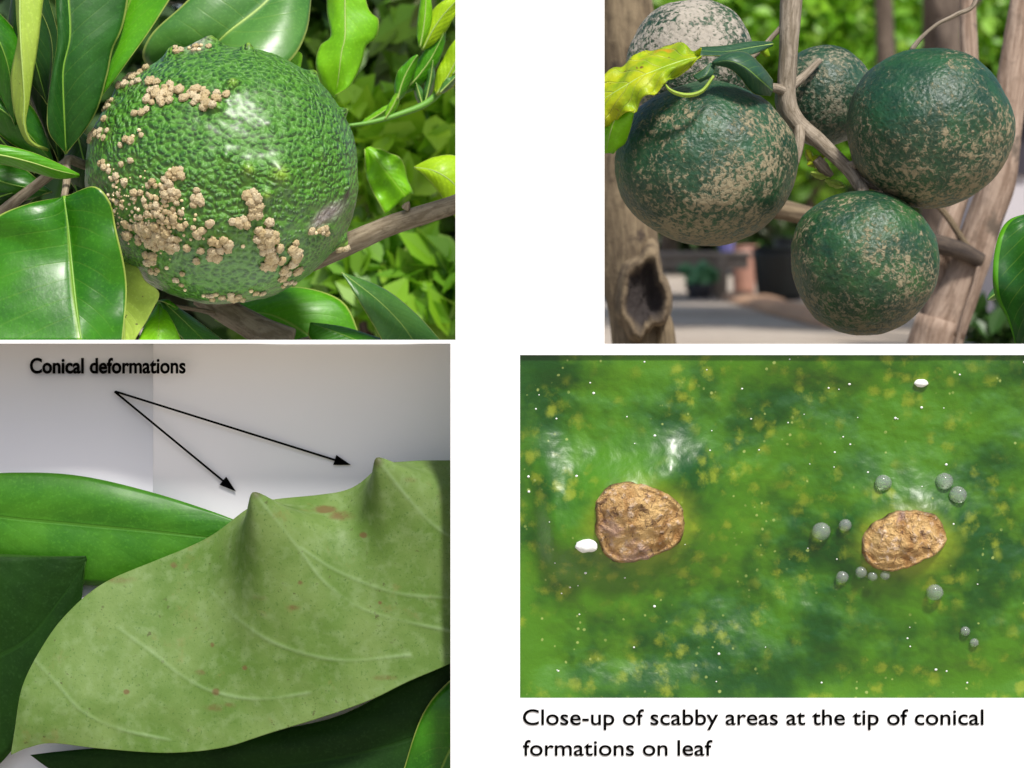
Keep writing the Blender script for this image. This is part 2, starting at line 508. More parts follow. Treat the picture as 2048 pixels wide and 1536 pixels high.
def px_field(cx, cy, rx, ry, ang):
    cxy = []
    s = (D + (A[:, 1])) / D
    X = A[:, 0] / s * 1000 + 1024; Y = AX - (A[:, 2] - Z0) / s * 1000
    ca, sa = math.cos(ang), math.sin(ang)
    dx, dy = X - cx, Y - cy
    a = (dx * ca + dy * sa) / rx; b = (-dx * sa + dy * ca) / ry
    f_ = np.clip(1.5 - np.sqrt(a * a + b * b) * 1.2, 0, 1)
    f_[A[:, 1] > fc.y] = 0
    return f_
scar_a = np.maximum(px_field(655, 432, 46, 17, R(-38)), px_field(396, 95, 28, 10, R(-15)) * .6)
slit_a = px_field(691, 388, 5, 17, R(15))
peel = mesh_obj('peel', A2, pf, M['rind'], fruit, attrs={'tip': tipc, 'scar': np.clip(scar_a, 0, 1), 'slit': slit_a})
bvh2 = BVHTree.FromPolygons([Vector(p) for p in A2], pf)

k = NT('tan_wart')
g = k.n('ShaderNodeObjectInfo')
c = k.mix(g.outputs['Random'], (.72, .56, .29), (.88, .74, .48))
c = k.mix(k.math('MULTIPLY', k.step(k.noise(2.2, 4), .52, .66), .8), c, (.45, .29, .12))
c = k.mix(k.math('MULTIPLY', k.step(k.noise(3.1, 3), .55, .7), .5), c, (.88, .78, .58))
M['wart'] = k.pbr(c, .8, k.bump(k.noise(5, 4), .6, .2), .3)
wart_meshes = []
for s in range(7):
    bm = bmesh.new(); bmesh.ops.create_icosphere(bm, subdivisions=3, radius=1)
    for vv in bm.verts:
        q = vv.co.normalized()
        cell = noise.noise(q * 2.3 + Vector((s * 7, 0, 0)))
        r = 1 + .34 * cell + .22 * noise.noise(q * 4.6 + Vector((0, s * 3, 0))) + .10 * noise.noise(q * 9.5 + Vector((s, s * 3, 0)))
        if q.z > .6: r *= .86                       # sunken crown
        vv.co = q * r; vv.co.z *= .85
    me = bpy.data.meshes.new('wart'); bm.to_mesh(me); bm.free()
    me.polygons.foreach_set('use_smooth', [True] * len(me.polygons)); me.materials.append(M['wart']); wart_meshes.append(me)
clusters = [ # px, py, spread x, spread y, angle, count, radius lo, hi
    (325, 195, 20, 20, 0, 17, 6, 11), (403, 195, 27, 13, .2, 18, 6, 11), (268, 150, 24, 10, -.5, 13, 5, 9), (197, 270, 13, 7, 0, 7, 5, 8),
    (262, 281, 9, 6, .3, 4, 4, 8), (214, 208, 6, 12, 0, 7, 4, 7), (283, 227, 8, 4, 0, 3, 5, 8), (209, 236, 2, 2, 0, 1, 6, 8), (240, 290, 3, 2, 0, 1, 5, 6),
    (281, 266, 3, 4, 0, 2, 5, 6), (262, 322, 2, 2, 0, 1, 6, 7), (244, 329, 2, 2, 0, 1, 5, 6), (212, 329, 8, 7, .5, 5, 4, 7), (229, 359, 6, 9, 0, 4, 5, 9),
    (248, 364, 2, 2, 0, 1, 8, 9), (311, 370, 14, 6, 0, 4, 5, 9), (346, 355, 17, 9, -.5, 10, 5, 10), (348, 386, 12, 10, .6, 6, 6, 11), (394, 397, 9, 12, .3, 6, 5, 9),
    (305, 425, 34, 26, .3, 30, 3.5, 9), (298, 464, 30, 14, .35, 34, 6, 11), (340, 440, 26, 22, .2, 18, 4, 9), (235, 420, 12, 26, .1, 9, 4, 7), (330, 490, 24, 7, .1, 9, 7, 11),
    (398, 463, 7, 6, 0, 3, 8, 12), (420, 448, 5, 4, 0, 2, 6, 9), (440, 494, 21, 13, -.2, 11, 7, 12), (507, 410, 9, 17, -.2, 9, 7, 12), (478, 441, 13, 7, .5, 6, 6, 9),
    (533, 480, 15, 20, -.3, 17, 7, 12), (545, 522, 10, 12, .4, 8, 8, 12), (592, 515, 7, 20, 0, 10, 7, 11), (570, 548, 7, 8, 0, 4, 6, 10), (582, 568, 12, 4, -.3, 4, 5, 8),
    (637, 462, 12, 6, .4, 7, 4, 8), (690, 505, 8, 14, 0, 6, 5, 9), (303, 512, 8, 10, 0, 5, 6, 10), (309, 542, 8, 8, .5, 3, 5, 8), (364, 570, 9, 5, .6, 3, 4, 7), (364, 546, 2, 2, 0, 1, 5, 7),
    (333, 533, 3, 2, 0, 1, 4, 6), (392, 522, 4, 3, 0, 2, 5, 7), (425, 592, 22, 4, .1, 7, 4, 7), (472, 596, 14, 5, .1, 7, 5, 8), (511, 583, 10, 3, .1, 3, 4, 7), (486, 493, 3, 3, 0, 1, 4, 5),
    (346, 100, 12, 4, 0, 3, 5, 8), (396, 96, 18, 5, -.3, 6, 4, 7), (158, 268, 5, 5, 0, 3, 5, 8)]
placed = []
for (cx, cy, sx, sy, an, cnt, r0, r1) in clusters:
    for q in range(cnt):
        for tries in range(14):
            a, b = random.gauss(0, .62) * sx, random.gauss(0, .62) * sy
            x = cx + a * math.cos(an) - b * math.sin(an); y = cy + a * math.sin(an) + b * math.cos(an)
            r = random.uniform(r0, r1) * .82
            if all((x - u) ** 2 + (y - v) ** 2 > (.80 * (r + rr)) ** 2 for u, v, rr in placed): break
        placed.append((x, y, r))
placed.sort(key=lambda t: -t[2])
def wart_matrix(x, y, r):
    loc, nor = shoot(bvh2, x, y)
    q = nor.to_track_quat('Z', 'Y').to_matrix().to_4x4() @ Matrix.Rotation(random.uniform(0, 6.28), 4, 'Z')
    s = r * 1.28e-3
    return Matrix.Translation(loc + nor * s * .35 - fc) @ q @ Matrix.Diagonal((s * random.uniform(.85, 1.15), s * random.uniform(.85, 1.15), s * random.uniform(.8, 1.1), 1))
for (x, y, r) in placed[:300]:
    o = bpy.data.objects.new('wart', random.choice(wart_meshes)); link(o, fruit)
    o.matrix_local = wart_matrix(x, y, r)
small = placed[300:]
for q in range(150):
    x = random.gauss(312, 34); y = random.gauss(432, 32); small.append((x, y, random.uniform(1.4, 3.2)))
for q in range(40):
    small.append((random.gauss(235, 12), random.gauss(400, 35), random.uniform(1.4, 3)))
sv, sf = [], []
bm = bmesh.new(); bmesh.ops.create_icosphere(bm, subdivisions=1, radius=1); bm.verts.ensure_lookup_table()
ico_v = [v_.co.copy() for v_ in bm.verts]; ico_f = [[v_.index for v_ in f_.verts] for f_ in bm.faces]; bm.free()
for (x, y, r) in small:
    mt = Matrix.Translation(fc) @ wart_matrix(x, y, r); b0 = len(sv)
    sv += [mt @ c_ for c_ in ico_v]; sf += [[b0 + i for i in f_] for f_ in ico_f]
k = NT('pale_granules')
c = k.mix(k.step(k.noise(60, 2), .4, .6), (.66, .52, .28), (.80, .66, .42))
M['granule'] = k.pbr(c, .8)
tag(mesh_obj('tiny_warts', sv, sf, M['granule'], fruit), kind='stuff')

# ------------------------------------------------------------------ window 1: twigs and leaves
M['bark'] = mat_bark('grey_brown_bark', (.20, .155, .10), (.36, .30, .21), 5)
br = empty('citrus_branch', P(900, 412, .34), 'grey brown woody branch running behind the warty green fruit', 'branch')
tube('limb', [P(1010, 372, .36), P(900, 412, .36), P(790, 448, .37), P(690, 490, .39), P(560, 545, .46), P(430, 600, .50)], [.020, .021, .0225, .026, .027, .03], M['bark'], br, n=60, seg=18, rough=.10, freq=22)
tube('limb', [P(400, 590, .51), P(450, 622, .50), P(520, 660, .49), P(580, 684, .48)], [.026, .029, .031, .032], M['bark'], br, n=30, seg=18, rough=.10, freq=22)
tube('knot', [P(812, 416, .35), P(815, 409, .345), P(818, 404, .34)], [.010, .007, .002], M['bark'], br, n=8, seg=8, rough=.2)

sh = empty('citrus_shoot', P(132, 325, .22), 'cluster of large glossy dark green leaves growing beside the warty fruit', 'shoot')
tube('stem', [P(128, 395, .16), P(134, 360, .2), P(135, 320, .22), P(170, 330, .27), P(260, 360, .33)], [.007, .009, .011, .010, .008], M['bark'], sh, n=24, seg=10, rough=.15, freq=40)
tube('stem', [P(132, 325, .22), P(60, 380, .3), P(-40, 460, .36), P(-160, 560, .40)], [.010, .012, .014, .016], M['bark'], sh, n=20, seg=10, rough=.1, freq=40)
# big dark leaf, lower left
leaf(sh, [(126, 392, .15), (60, 408, .12), (0, 428, .10), (-50, 470, .13), (-80, 540, .115), (-84, 620, .06), (-80, 682, .016)],
     [(128, 392, .15), (136, 450, .135), (143, 520, .115), (151, 600, .07), (162, 682, .03)],
     [(131, 392, .15), (190, 376, .115), (221, 405, .10), (231, 450, .10), (247, 520, .10), (254, 585, .10), (252, 640, .09), (246, 682, .08)],
     M['leaf_dark'], n=46, m=12, belly=.018, wave=.02, rib=M['rib'], ribr=.0042, seed=1, label='broad dark leaf with a pale wavy edge')
# pale underside leaf next to it
leaf(sh, [(205, 520, .2), (205, 580, .19), (215, 640, .18), (230, 684, .18)],
     [(228, 515, .2), (240, 570, .175), (248, 630, .165), (250, 684, .16)],
     [(252, 524, .19), (276, 536, .17), (291, 563, .16), (313, 578, .155), (317, 594, .155), (296, 636, .16), (268, 684, .165)],
     M['leaf_under'], n=40, m=8, wave=.012, seed=2, label='pale yellow green leaf underside with a nibbled brown edge')
# upright leaf above
leaf(sh, [(132, 308, .19), (100, 270, .15), (94, 225, .13), (104, 150, .13), (116, 80, .14), (112, 10, .15), (106, -70, .17)],
     [(132, 308, .19), (129, 250, .165), (126, 190, .15), (126, 135, .145), (139, 74, .15), (136, 0, .16), (130, -70, .18)],
     [(133, 308, .19), (166, 268, .17), (196, 215, .16), (214, 150, .16), (224, 100, .165), (246, 50, .18), (268, -70, .2)],
     M['leaf_blue'], n=40, m=9, belly=.012, wave=.012, rib=M['rib'], ribr=.0035, seed=3, label='upright bluish green leaf')
leaf(sh, [(136, 300, .24), (165, 200, .22), (190, 100, .22), (225, -60, .24)],
     [(140, 295, .24), (180, 210, .20), (215, 120, .195), (285, -60, .22)],
     [(144, 285, .24), (163, 249, .185), (202, 193, .175), (252, 131, .175), (300, 62, .18), (342, -2, .19), (378, -60, .2)],
     M['leaf_mid'], n=36, m=8, belly=.008, wave=.01, rib=None, seed=4)
# narrow folded pale leaf, far left
leaf(sh, [(30, -40, .2), (34, 40, .19), (36, 80, .18), (23, 150, .17), (27, 215, .165), (45, 270, .16), (62, 290, .17), (96, 302, .2)],
     [(40, -40, .16), (40, 40, .14), (42, 90, .13), (46, 150, .13), (49, 205, .135), (48, 250, .14), (62, 285, .16), (96, 300, .2)],
     [(90, -40, .19), (83, 30, .17), (76, 90, .16), (66, 150, .155), (58, 205, .15), (51, 248, .145), (64, 282, .165), (97, 298, .2)],
     M['leaf_under'], n=40, m=6, wave=.004, rib=M['rib_pale'], ribr=.0022, seed=5)
# leaf pointing right below it
leaf(sh, [(-120, 300, .1), (-60, 286, .11), (0, 290, .12), (60, 304, .13), (112, 325, .15), (158, 348, .17)],
     [(-120, 320, .09), (-60, 305, .10), (0, 310, .11), (60, 324, .125), (112, 340, .145), (159, 351, .17)],
     [(-120, 350, .12), (-60, 335, .14), (0, 328, .15), (60, 342, .16), (115, 357, .165), (158, 354, .17)],
     M['leaf_mid'], n=32, m=6, belly=.004, rib=M['rib_pale'], ribr=.0022, seed=6)
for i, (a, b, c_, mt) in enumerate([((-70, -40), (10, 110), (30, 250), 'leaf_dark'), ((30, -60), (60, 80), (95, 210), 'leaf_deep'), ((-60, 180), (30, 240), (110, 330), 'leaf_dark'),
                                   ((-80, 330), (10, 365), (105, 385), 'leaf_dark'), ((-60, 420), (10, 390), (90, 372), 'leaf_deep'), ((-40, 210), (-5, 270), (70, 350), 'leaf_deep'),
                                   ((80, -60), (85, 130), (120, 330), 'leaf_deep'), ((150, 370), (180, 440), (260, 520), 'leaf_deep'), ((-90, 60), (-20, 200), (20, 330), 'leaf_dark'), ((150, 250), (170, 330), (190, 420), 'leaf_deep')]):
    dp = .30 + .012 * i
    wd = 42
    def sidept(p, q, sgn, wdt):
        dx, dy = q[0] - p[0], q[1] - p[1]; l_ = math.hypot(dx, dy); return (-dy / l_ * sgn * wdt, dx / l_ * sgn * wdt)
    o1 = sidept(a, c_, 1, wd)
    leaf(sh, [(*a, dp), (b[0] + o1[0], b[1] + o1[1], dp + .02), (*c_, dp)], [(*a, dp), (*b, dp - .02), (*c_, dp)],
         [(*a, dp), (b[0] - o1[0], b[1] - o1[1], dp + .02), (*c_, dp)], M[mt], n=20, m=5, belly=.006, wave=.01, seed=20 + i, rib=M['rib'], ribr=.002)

# leaves under and behind the fruit
sb = empty('citrus_shoot', P(430, 640, .46), 'small green leaves below the warty fruit by the woody branch', 'shoot')
tube('stem', [P(318, 606, .30), P(345, 612, .36), P(400, 620, .45), P(440, 630, .49)], [.003, .004, .005, .006], M['bark'], sb, n=16, seg=8)
leaf(sb, [(318, 606, .30), (296, 640, .20), (275, 684, .17)], [(320, 604, .30), (318, 645, .19), (316, 684, .16)], [(322, 606, .30), (346, 645, .20), (364, 684, .18)],
     M['leaf_light'], n=24, m=6, belly=.004, rib=M['rib'], ribr=.0022, seed=7)
leaf(sb, [(318, 600, .28), (340, 645, .23), (370, 684, .2)], [(322, 600, .28), (365, 640, .25), (410, 684, .22)], [(330, 598, .28), (392, 640, .29), (450, 684, .26)],
     M['leaf_grey'], n=24, m=6, belly=.004, rib=M['rib_pale'], ribr=.0022, seed=8)
leaf(sb, [(312, 600, .29), (330, 605, .26), (356, 618, .27)], [(312, 604, .29), (335, 600, .27), (357, 616, .27)], [(312, 608, .29), (340, 622, .27), (357, 618, .27)],
     M['leaf_mid'], n=16, m=4, seed=9)

sc2 = empty('citrus_shoot', P(600, 684, .55), 'broad blurred leaves hanging under the fruit, one greyish with a sharp tip', 'shoot')
tube('stem', [P(580, 690, .52), P(640, 676, .56), P(700, 682, .6), P(800, 684, .66)], [.008, .008, .007, .007], M['bark'], sc2, n=20, seg=8)
leaf(sc2, [(683, 546, .52), (716, 600, .50), (745, 648, .5), (765, 684, .5)], [(683, 545, .52), (752, 598, .53), (800, 645, .54), (828, 684, .54)], [(684, 545, .52), (768, 578, .57), (832, 628, .58), (884, 684, .58)],
     M['leaf_grey'], n=28, m=7, belly=.008, rib=M['rib_pale'], ribr=.002, seed=10, label='greyish green leaf with a pointed tip')
leaf(sc2, [(430, 640, .66), (470, 660, .64), (520, 684, .62)], [(430, 630, .66), (540, 630, .62), (640, 684, .6)], [(430, 622, .66), (560, 575, .68), (680, 600, .66), (725, 684, .64)],
     M['leaf_mid'], n=24, m=7, belly=.012, rib=None, seed=11)
leaf(sc2, [(620, 648, .5), (616, 670, .49), (625, 684, .48)], [(620, 647, .5), (680, 668, .49), (720, 684, .48)], [(621, 645, .5), (690, 655, .53), (770, 680, .52), (790, 684, .52)],
     M['leaf_dark'], n=20, m=5, rib=None, seed=12)

# large leaf with sheen behind the fruit's top
sd = empty('citrus_shoot', P(390, 150, .5), 'large pale grey sheened leaf behind the top of the warty fruit', 'shoot')
tube('stem', [P(390, 150, .50), P(400, 250, .56), P(430, 400, .56), P(440, 580, .52)], [.006, .007, .008, .010], M['bark'], sd, n=20, seg=8)
leaf(sd, [(380, 160, .5), (292, 128, .44), (300, 74, .42), (372, 5, .43), (450, -80, .46)],
     [(392, 150, .5), (440, 80, .43), (528, 8, .46), (610, -80, .52)],
     [(400, 160, .5), (500, 172, .36), (578, 126, .39), (612, 68, .44), (622, 0, .50), (628, -80, .56)],
     M['leaf_grey'], n=36, m=9, belly=.02, rib=M['rib_pale'], ribr=.003, seed=13)
leaf(sd, [(560, 130, .5), (560, 150, .5), (580, 160, .5)], [(570, 110, .5), (590, 130, .5), (598, 140, .5)], [(590, 100, .52), (604, 110, .52), (600, 138, .52)], M['leaf_light'], n=10, m=4, seed=14)

# yellow green young leaf
se = empty('citrus_shoot', P(700, -150, .8), 'wavy yellow green young leaf hanging next to the large sheened leaf', 'shoot')
tube('stem', [P(690, -20, .8), P(702, -90, .82), P(740, -200, .9), P(800, -300, 1.0)], [.004, .006, .008, .01], M['bark'], se, n=14, seg=8)
leaf(se, [(655, -40, .8), (654, 20, .79), (662, 74, .78), (640, 92, .77), (632, 130, .76), (646, 172, .76), (670, 194, .76)],
     [(690, -40, .78), (690, 20, .77), (690, 74, .75), (684, 100, .745), (680, 130, .74), (675, 170, .75), (670, 195, .76)],
     [(722, -40, .8), (738, 22, .8), (757, 42, .8), (752, 75, .79), (732, 92, .78), (722, 125, .77), (700, 175, .76), (671, 195, .76)],
     M['leaf_light'], n=36, m=8, belly=.006, wave=.02, rib=M['rib_pale'], ribr=.002, seed=15)

# right hand shoot with young leaves
sf_ = empty('citrus_shoot', P(1000, 130, .95), 'thin green twig with bright yellow green leaves reaching towards the warty fruit', 'shoot')
M['greenstem'] = mat_plain('green_stem', (.14, .34, .04), .5, .1, 30)
tube('stem', [P(690, 252, .85), P(740, 245, .87), P(800, 228, .9), P(855, 205, .92), (P(900, 160, .94)), P(1000, 60, 1.0)], [.004, .006, .008, .009, .010, .012], M['greenstem'], sf_, n=28, seg=8)
def simple_leaf(par, a, b, wd, d0, mt, bend=0, seed=0, rib=True, fold=.02, dd=0.0):
    ax, ay = a; bx, by = b; dx, dy = bx - ax, by - ay; l_ = math.hypot(dx, dy); nx, ny = -dy / l_, dx / l_
    mids, Ls, Rs = [], [], []
    for t in (0, .15, .35, .6, .85, 1):
        wdt = wd * (math.sin(math.pi * (t * .92 + .03)) ** .8) * (1.12 - .3 * t)
        if t in (0, 1): wdt = 1
        cx, cy = ax + dx * t + nx * bend * math.sin(math.pi * t), ay + dy * t + ny * bend * math.sin(math.pi * t)
        mids.append((cx, cy, d0 + dd * t)); Ls.append((cx + nx * wdt, cy + ny * wdt, d0 + fold + dd * t)); Rs.append((cx - nx * wdt, cy - ny * wdt, d0 + fold * .6 + dd * t))
    return leaf(par, Ls, mids, Rs, M[mt], n=22, m=5, belly=.004, wave=.012, seed=seed, rib=M['rib_pale'] if rib else None, ribr=.002)
for i, (a, b, wd, mt, bd) in enumerate([((840, 95), (852, -30), 14, 'leaf_light', 4), ((845, 100), (925, -10), 24, 'leaf_lemon', -8), ((800, 190), (890, 60), 20, 'leaf_mid', 10),
        ((795, 200), (835, 110), 16, 'leaf_mid', -6), ((872, 190), (935, 60), 26, 'leaf_lemon', 6), ((850, 205), (866, 120), 9, 'leaf_grey', 2), ((770, 238), (800, 180), 9, 'leaf_light', 2),
        ((720, 250), (790, 205), 8, 'leaf_light', 3), ((845, 210), (832, 165), 9, 'leaf_grey', 0), ((880, 185), (915, 150), 9, 'leaf_grey', 0), ((905, 150), (960, 30), 26, 'leaf_light', 6)]):
    simple_leaf(sf_, a, b, wd, .88 + .02 * (i % 3), mt, bd, 30 + i)
sg = empty('citrus_shoot', P(980, 380, .7), 'two bright lime green leaves hanging over the bare end of the woody branch', 'shoot')
tube('stem', [P(880, 340, .7), P(930, 360, .72), P(1000, 400, .75)], [.003, .005, .007], M['greenstem'], sg, n=12, seg=8)
leaf(sg, [(828, 336, .68), (850, 352, .66), (885, 395, .66), (918, 448, .68)], [(828, 335, .68), (868, 342, .65), (905, 365, .65), (950, 420, .68)], [(829, 333, .68), (872, 314, .68), (920, 316, .69), (985, 370, .7)],
     M['leaf_lemon'], n=24, m=6, belly=.006, seed=16, rib=M['rib_pale'], ribr=.002)
leaf(sg, [(730, 300, 1.0), (735, 360, 1.0), (770, 430, 1.0)], [(732, 296, 1.0), (770, 340, .98), (812, 392, .98)], [(740, 292, 1.0), (800, 318, 1.0), (815, 360, 1.0), (826, 385, 1.0)],
     M['leaf_light'], n=24, m=6, wave=.03, seed=17)

# ------------------------------------------------------------------ foliage masses
def leaf_cloud(clumps, count, size, up=.25, seed=0):
    """clumps: list of (centre, (rx,ry,rz)); returns verts, faces of small folded leaves"""
    g = np.random.default_rng(seed)
    wgt = np.array([c[1][0] * c[1][2] for c in clumps]); wgt = wgt / wgt.sum()
    idx = g.choice(len(clumps), count, p=wgt)
    C = np.array([tuple(c[0]) for c in clumps])[idx]; Rr = np.array([c[1] for c in clumps])[idx]
    d = g.normal(size=(count, 3)); d /= np.linalg.norm(d, axis=1)[:, None]
    r = g.random(count) ** .45
    c = C + d * Rr * r[:, None]
    ax = g.normal(size=(count, 3)); ax[:, 2] -= up * 2; ax /= np.linalg.norm(ax, axis=1)[:, None]
    nn = g.normal(size=(count, 3)) * .8 + np.array([0, -.5, .9]); nn -= ax * (nn * ax).sum(1)[:, None]; nn /= np.linalg.norm(nn, axis=1)[:, None]
    b = np.cross(ax, nn)
    s = size * (.6 + .8 * g.random(count))[:, None]
    wd = s * .27
    v = np.stack([c - ax * s * .5, c - ax * s * .1 + b * wd + nn * s * .06, c + ax * s * .25 + b * wd * .8 + nn * s * .05, c + ax * s * .55,
                  c + ax * s * .25 - b * wd * .8 + nn * s * .05, c - ax * s * .1 - b * wd + nn * s * .06], 1).reshape(-1, 3)
    o = np.arange(count)[:, None] * 6
    f = np.concatenate([o + np.array([[0, 1, 2, 3]]), o + np.array([[0, 3, 4, 5]])], 0)
    return v, f

def clumps_in(c, rad, n, cr, seed):
    g = random.Random(seed); res = []
    for _ in range(n):
        while True:
            q = Vector((g.uniform(-1, 1), g.uniform(-1, 1), g.uniform(-1, 1)))
            if q.length < 1: break
        s = g.uniform(.6, 1.25)
        res.append((Vector((c[0] + q.x * rad[0], c[1] + q.y * rad[1], c[2] + q.z * rad[2])), (cr * s, cr * s, cr * s * .8)))
    return res

def foliage_obj(name, clumps, count, size, mat, parent, seed):
    v, f = leaf_cloud(clumps, count, size, seed=seed)
    return mesh_obj(name, v, f, mat, parent, smooth=False)

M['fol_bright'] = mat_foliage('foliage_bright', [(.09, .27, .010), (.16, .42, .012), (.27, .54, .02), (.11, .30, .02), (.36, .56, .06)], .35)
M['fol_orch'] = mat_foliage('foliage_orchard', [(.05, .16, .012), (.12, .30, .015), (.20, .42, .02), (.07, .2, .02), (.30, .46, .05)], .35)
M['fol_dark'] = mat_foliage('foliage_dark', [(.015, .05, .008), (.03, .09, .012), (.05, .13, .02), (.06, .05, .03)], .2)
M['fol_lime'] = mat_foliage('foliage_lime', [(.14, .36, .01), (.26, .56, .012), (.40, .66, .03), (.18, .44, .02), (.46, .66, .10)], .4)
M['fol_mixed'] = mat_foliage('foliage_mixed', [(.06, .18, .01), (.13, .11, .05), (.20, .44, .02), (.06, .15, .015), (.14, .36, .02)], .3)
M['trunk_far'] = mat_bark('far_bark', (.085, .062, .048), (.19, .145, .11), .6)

def shrub(px, d, base_z, rad, ctr_py, n, count, size, mat, label, seed, group=None):
    c = P(px, ctr_py, d)
    t = empty('shrub', (c.x, c.y, 0), label, 'shrub', group)
    cl = clumps_in(c, rad, n, rad[0] * .42, seed)
    tube('trunk', [(c.x, c.y, 0), (c.x + .05, c.y, c.z * .4), (c.x - .03, c.y, c.z)], [.05, .04, .02], M['trunk_far'], t, n=10, seg=8)
    for q in cl[:5]:
        tube('limb', [(c.x, c.y, c.z * .35), Vector((c.x, c.y, c.z * .5)).lerp(q[0], .5), q[0]], [.025, .018, .008], M['trunk_far'], t, n=8, seg=6)
    foliage_obj('crown', cl, count, size, M[mat], t, seed)
    return t
shrub(800, 4.2, 0, (.36, .30, .16), 300, 18, 900, .16, 'fol_lime', 'bright green leafy shrub behind the thin twig of young leaves', 11)
shrub(840, 3.8, 0, (.38, .30, .17), 560, 18, 800, .14, 'fol_bright', 'low mid green shrub below the woody branch', 12)
shrub(706, 6.0, 0, (.72, .5, .85), 250, 32, 2100, .21, 'fol_mixed', 'brown and green mixed shrub behind the yellow green young leaf', 13)
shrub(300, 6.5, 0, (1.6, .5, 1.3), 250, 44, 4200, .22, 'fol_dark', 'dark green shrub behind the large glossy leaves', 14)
shrub(650, 8.5, 0, (.95, .6, 1.6), 250, 30, 3000, .24, 'fol_dark', 'deep dark green shrub behind the brown and green one', 15)

# ------------------------------------------------------------------ window 2: scabby fruits on a bough
bough = empty('fruiting_bough', P(1590, 0, .36), 'grey brown bough carrying five scabby green fruits and curled leaves', 'branch')
M['bough'] = mat_bark('bough_bark', (.18, .145, .10), (.37, .31, .24), 5)
tube('stem', [P(1592, -230, .36), P(1590, -60, .36), P(1584, 0, .36), P(1578, 90, .35), P(1574, 190, .35), P(1592, 240, .34), P(1640, 285, .32), P(1692, 335, .28), P(1722, 378, .24)],
     [.026, .0245, .0235, .0225, .020, .0195, .018, .015, .012], M['bough'], bough, n=90, seg=18, rough=.12, freq=26)
tube('twig', [P(1588, 30, .35), P(1552, 66, .36), P(1512, 108, .36), P(1470, 140, .35)], [.008, .0055, .0055, .004], M['bough'], bough, n=20, seg=8, rough=.1, freq=40)
tube('twig', [P(1600, 245, .34), P(1598, 290, .30), P(1590, 330, .28)], [.014, .012, .007], M['bough'], bough, n=14, seg=8, rough=.15, freq=30)
tube('twig', [P(1960, -120, .32), P(1952, 0, .30), P(1915, 28, .30), P(1872, 50, .30), P(1842, 76, .30), P(1822, 102, .30)], [.007, .006, .005, .0045, .004, .005], M['bough'], bough, n=40, seg=8, rough=.25, freq=50)
tube('twig', [P(1700, 340, .28), P(1740, 368, .26), P(1800, 380, .24)], [.012, .010, .006], M['bough'], bough, n=14, seg=8, rough=.15, freq=30)
tube('twig', [P(1574, 180, .36), P(1610, 150, .4), P(1640, 120, .42)], [.012, .009, .006], M['bough'], bough, n=14, seg=8, rough=.15, freq=30)
tube('twig', [P(1574, 185, .35), P(1545, 175, .32), P(1500, 180, .28)], [.012, .009, .007], M['bough'], bough, n=14, seg=8, rough=.15, freq=30)

def scab_fruit(px, py, d, rx, ry, seed, label, amount, low, g1, g2, tan, squash=0, yellow=None):
    c = P(px, py, d); s = (D + d) / D
    t = empty('citrus_fruit', c, label, 'fruit', 'scabby fruits hanging from the bough')
    nu, nv = 160, 110
    vv, ff = [], []
    for j in range(nv + 1):
        for i in range(nu):
            th, ph = math.pi * j / nv, 2 * math.pi * i / nu
            q = Vector((math.sin(th) * math.cos(ph), math.sin(th) * math.sin(ph), math.cos(th)))
            k1 = 1 + .045 * noise.noise(q * 1.4 + Vector((seed * 5, 0, 0))) + .015 * noise.noise(q * 3.5 + Vector((0, seed, 0))) + .004 * noise.noise(q * 14) + .0035 * noise.noise(q * 30)
            if squash and q.z > .6: k1 -= squash * (q.z - .6)
            vv.append(c + Vector((q.x * rx, q.y * rx * .97, q.z * ry)) * (s * k1 * 1e-3))
    for j in range(nv):
        for i in range(nu):
            i2 = (i + 1) % nu
            ff.append((j * nu + i, (j + 1) * nu + i, (j + 1) * nu + i2, j * nu + i2))
    mesh_obj('peel', vv, ff, mat_scabfruit('scab_rind_%d' % seed, seed, g1, g2, tan, amount, low), t)
    return t
G1, G2 = (.006, .040, .020), (.014, .075, .026)
TAN = (.30, .25, .15)
scab_fruit(1384, 128, .50, 130, 130, 1, 'scabby fruit with a pale grey top above the yellow leaf', .16, -.9, G1, (.025, .08, .035), (.42, .37, .31))
scab_fruit(1412, 327, .24, 181, 166, 2, 'large scabby dark green fruit under the yellow curled leaf', .02, 1.0, G1, G2, TAN)
scab_fruit(1650, 192, .52, 99, 102, 3, 'half hidden scabby fruit behind the bough', .0, .3, G1, (.02, .07, .035), (.27, .25, .17))
scab_fruit(1858, 254, .24, 165, 159, 4, 'round dark green fruit under the thin bare twig with scabs on its underside', -.03, 1.0, G1, G2, TAN)
scab_fruit(1727, 522, .20, 147, 149, 5, 'lowest scabby fruit hanging at the end of the bough', -.01, .8, G1, (.02, .09, .02), TAN, .10)
# pedicels
tube('pedicel', [P(1722, 370, .24), P(1726, 386, .21), P(1728, 398, .20)], [.012, .014, .017], M['bough'], bough, n=10, seg=10, rough=.2, freq=40)
tube('pedicel', [P(1690, 335, .28), P(1712, 330, .27), P(1728, 322, .25)], [.012, .012, .014], M['bough'], bough, n=10, seg=10, rough=.2, freq=40)

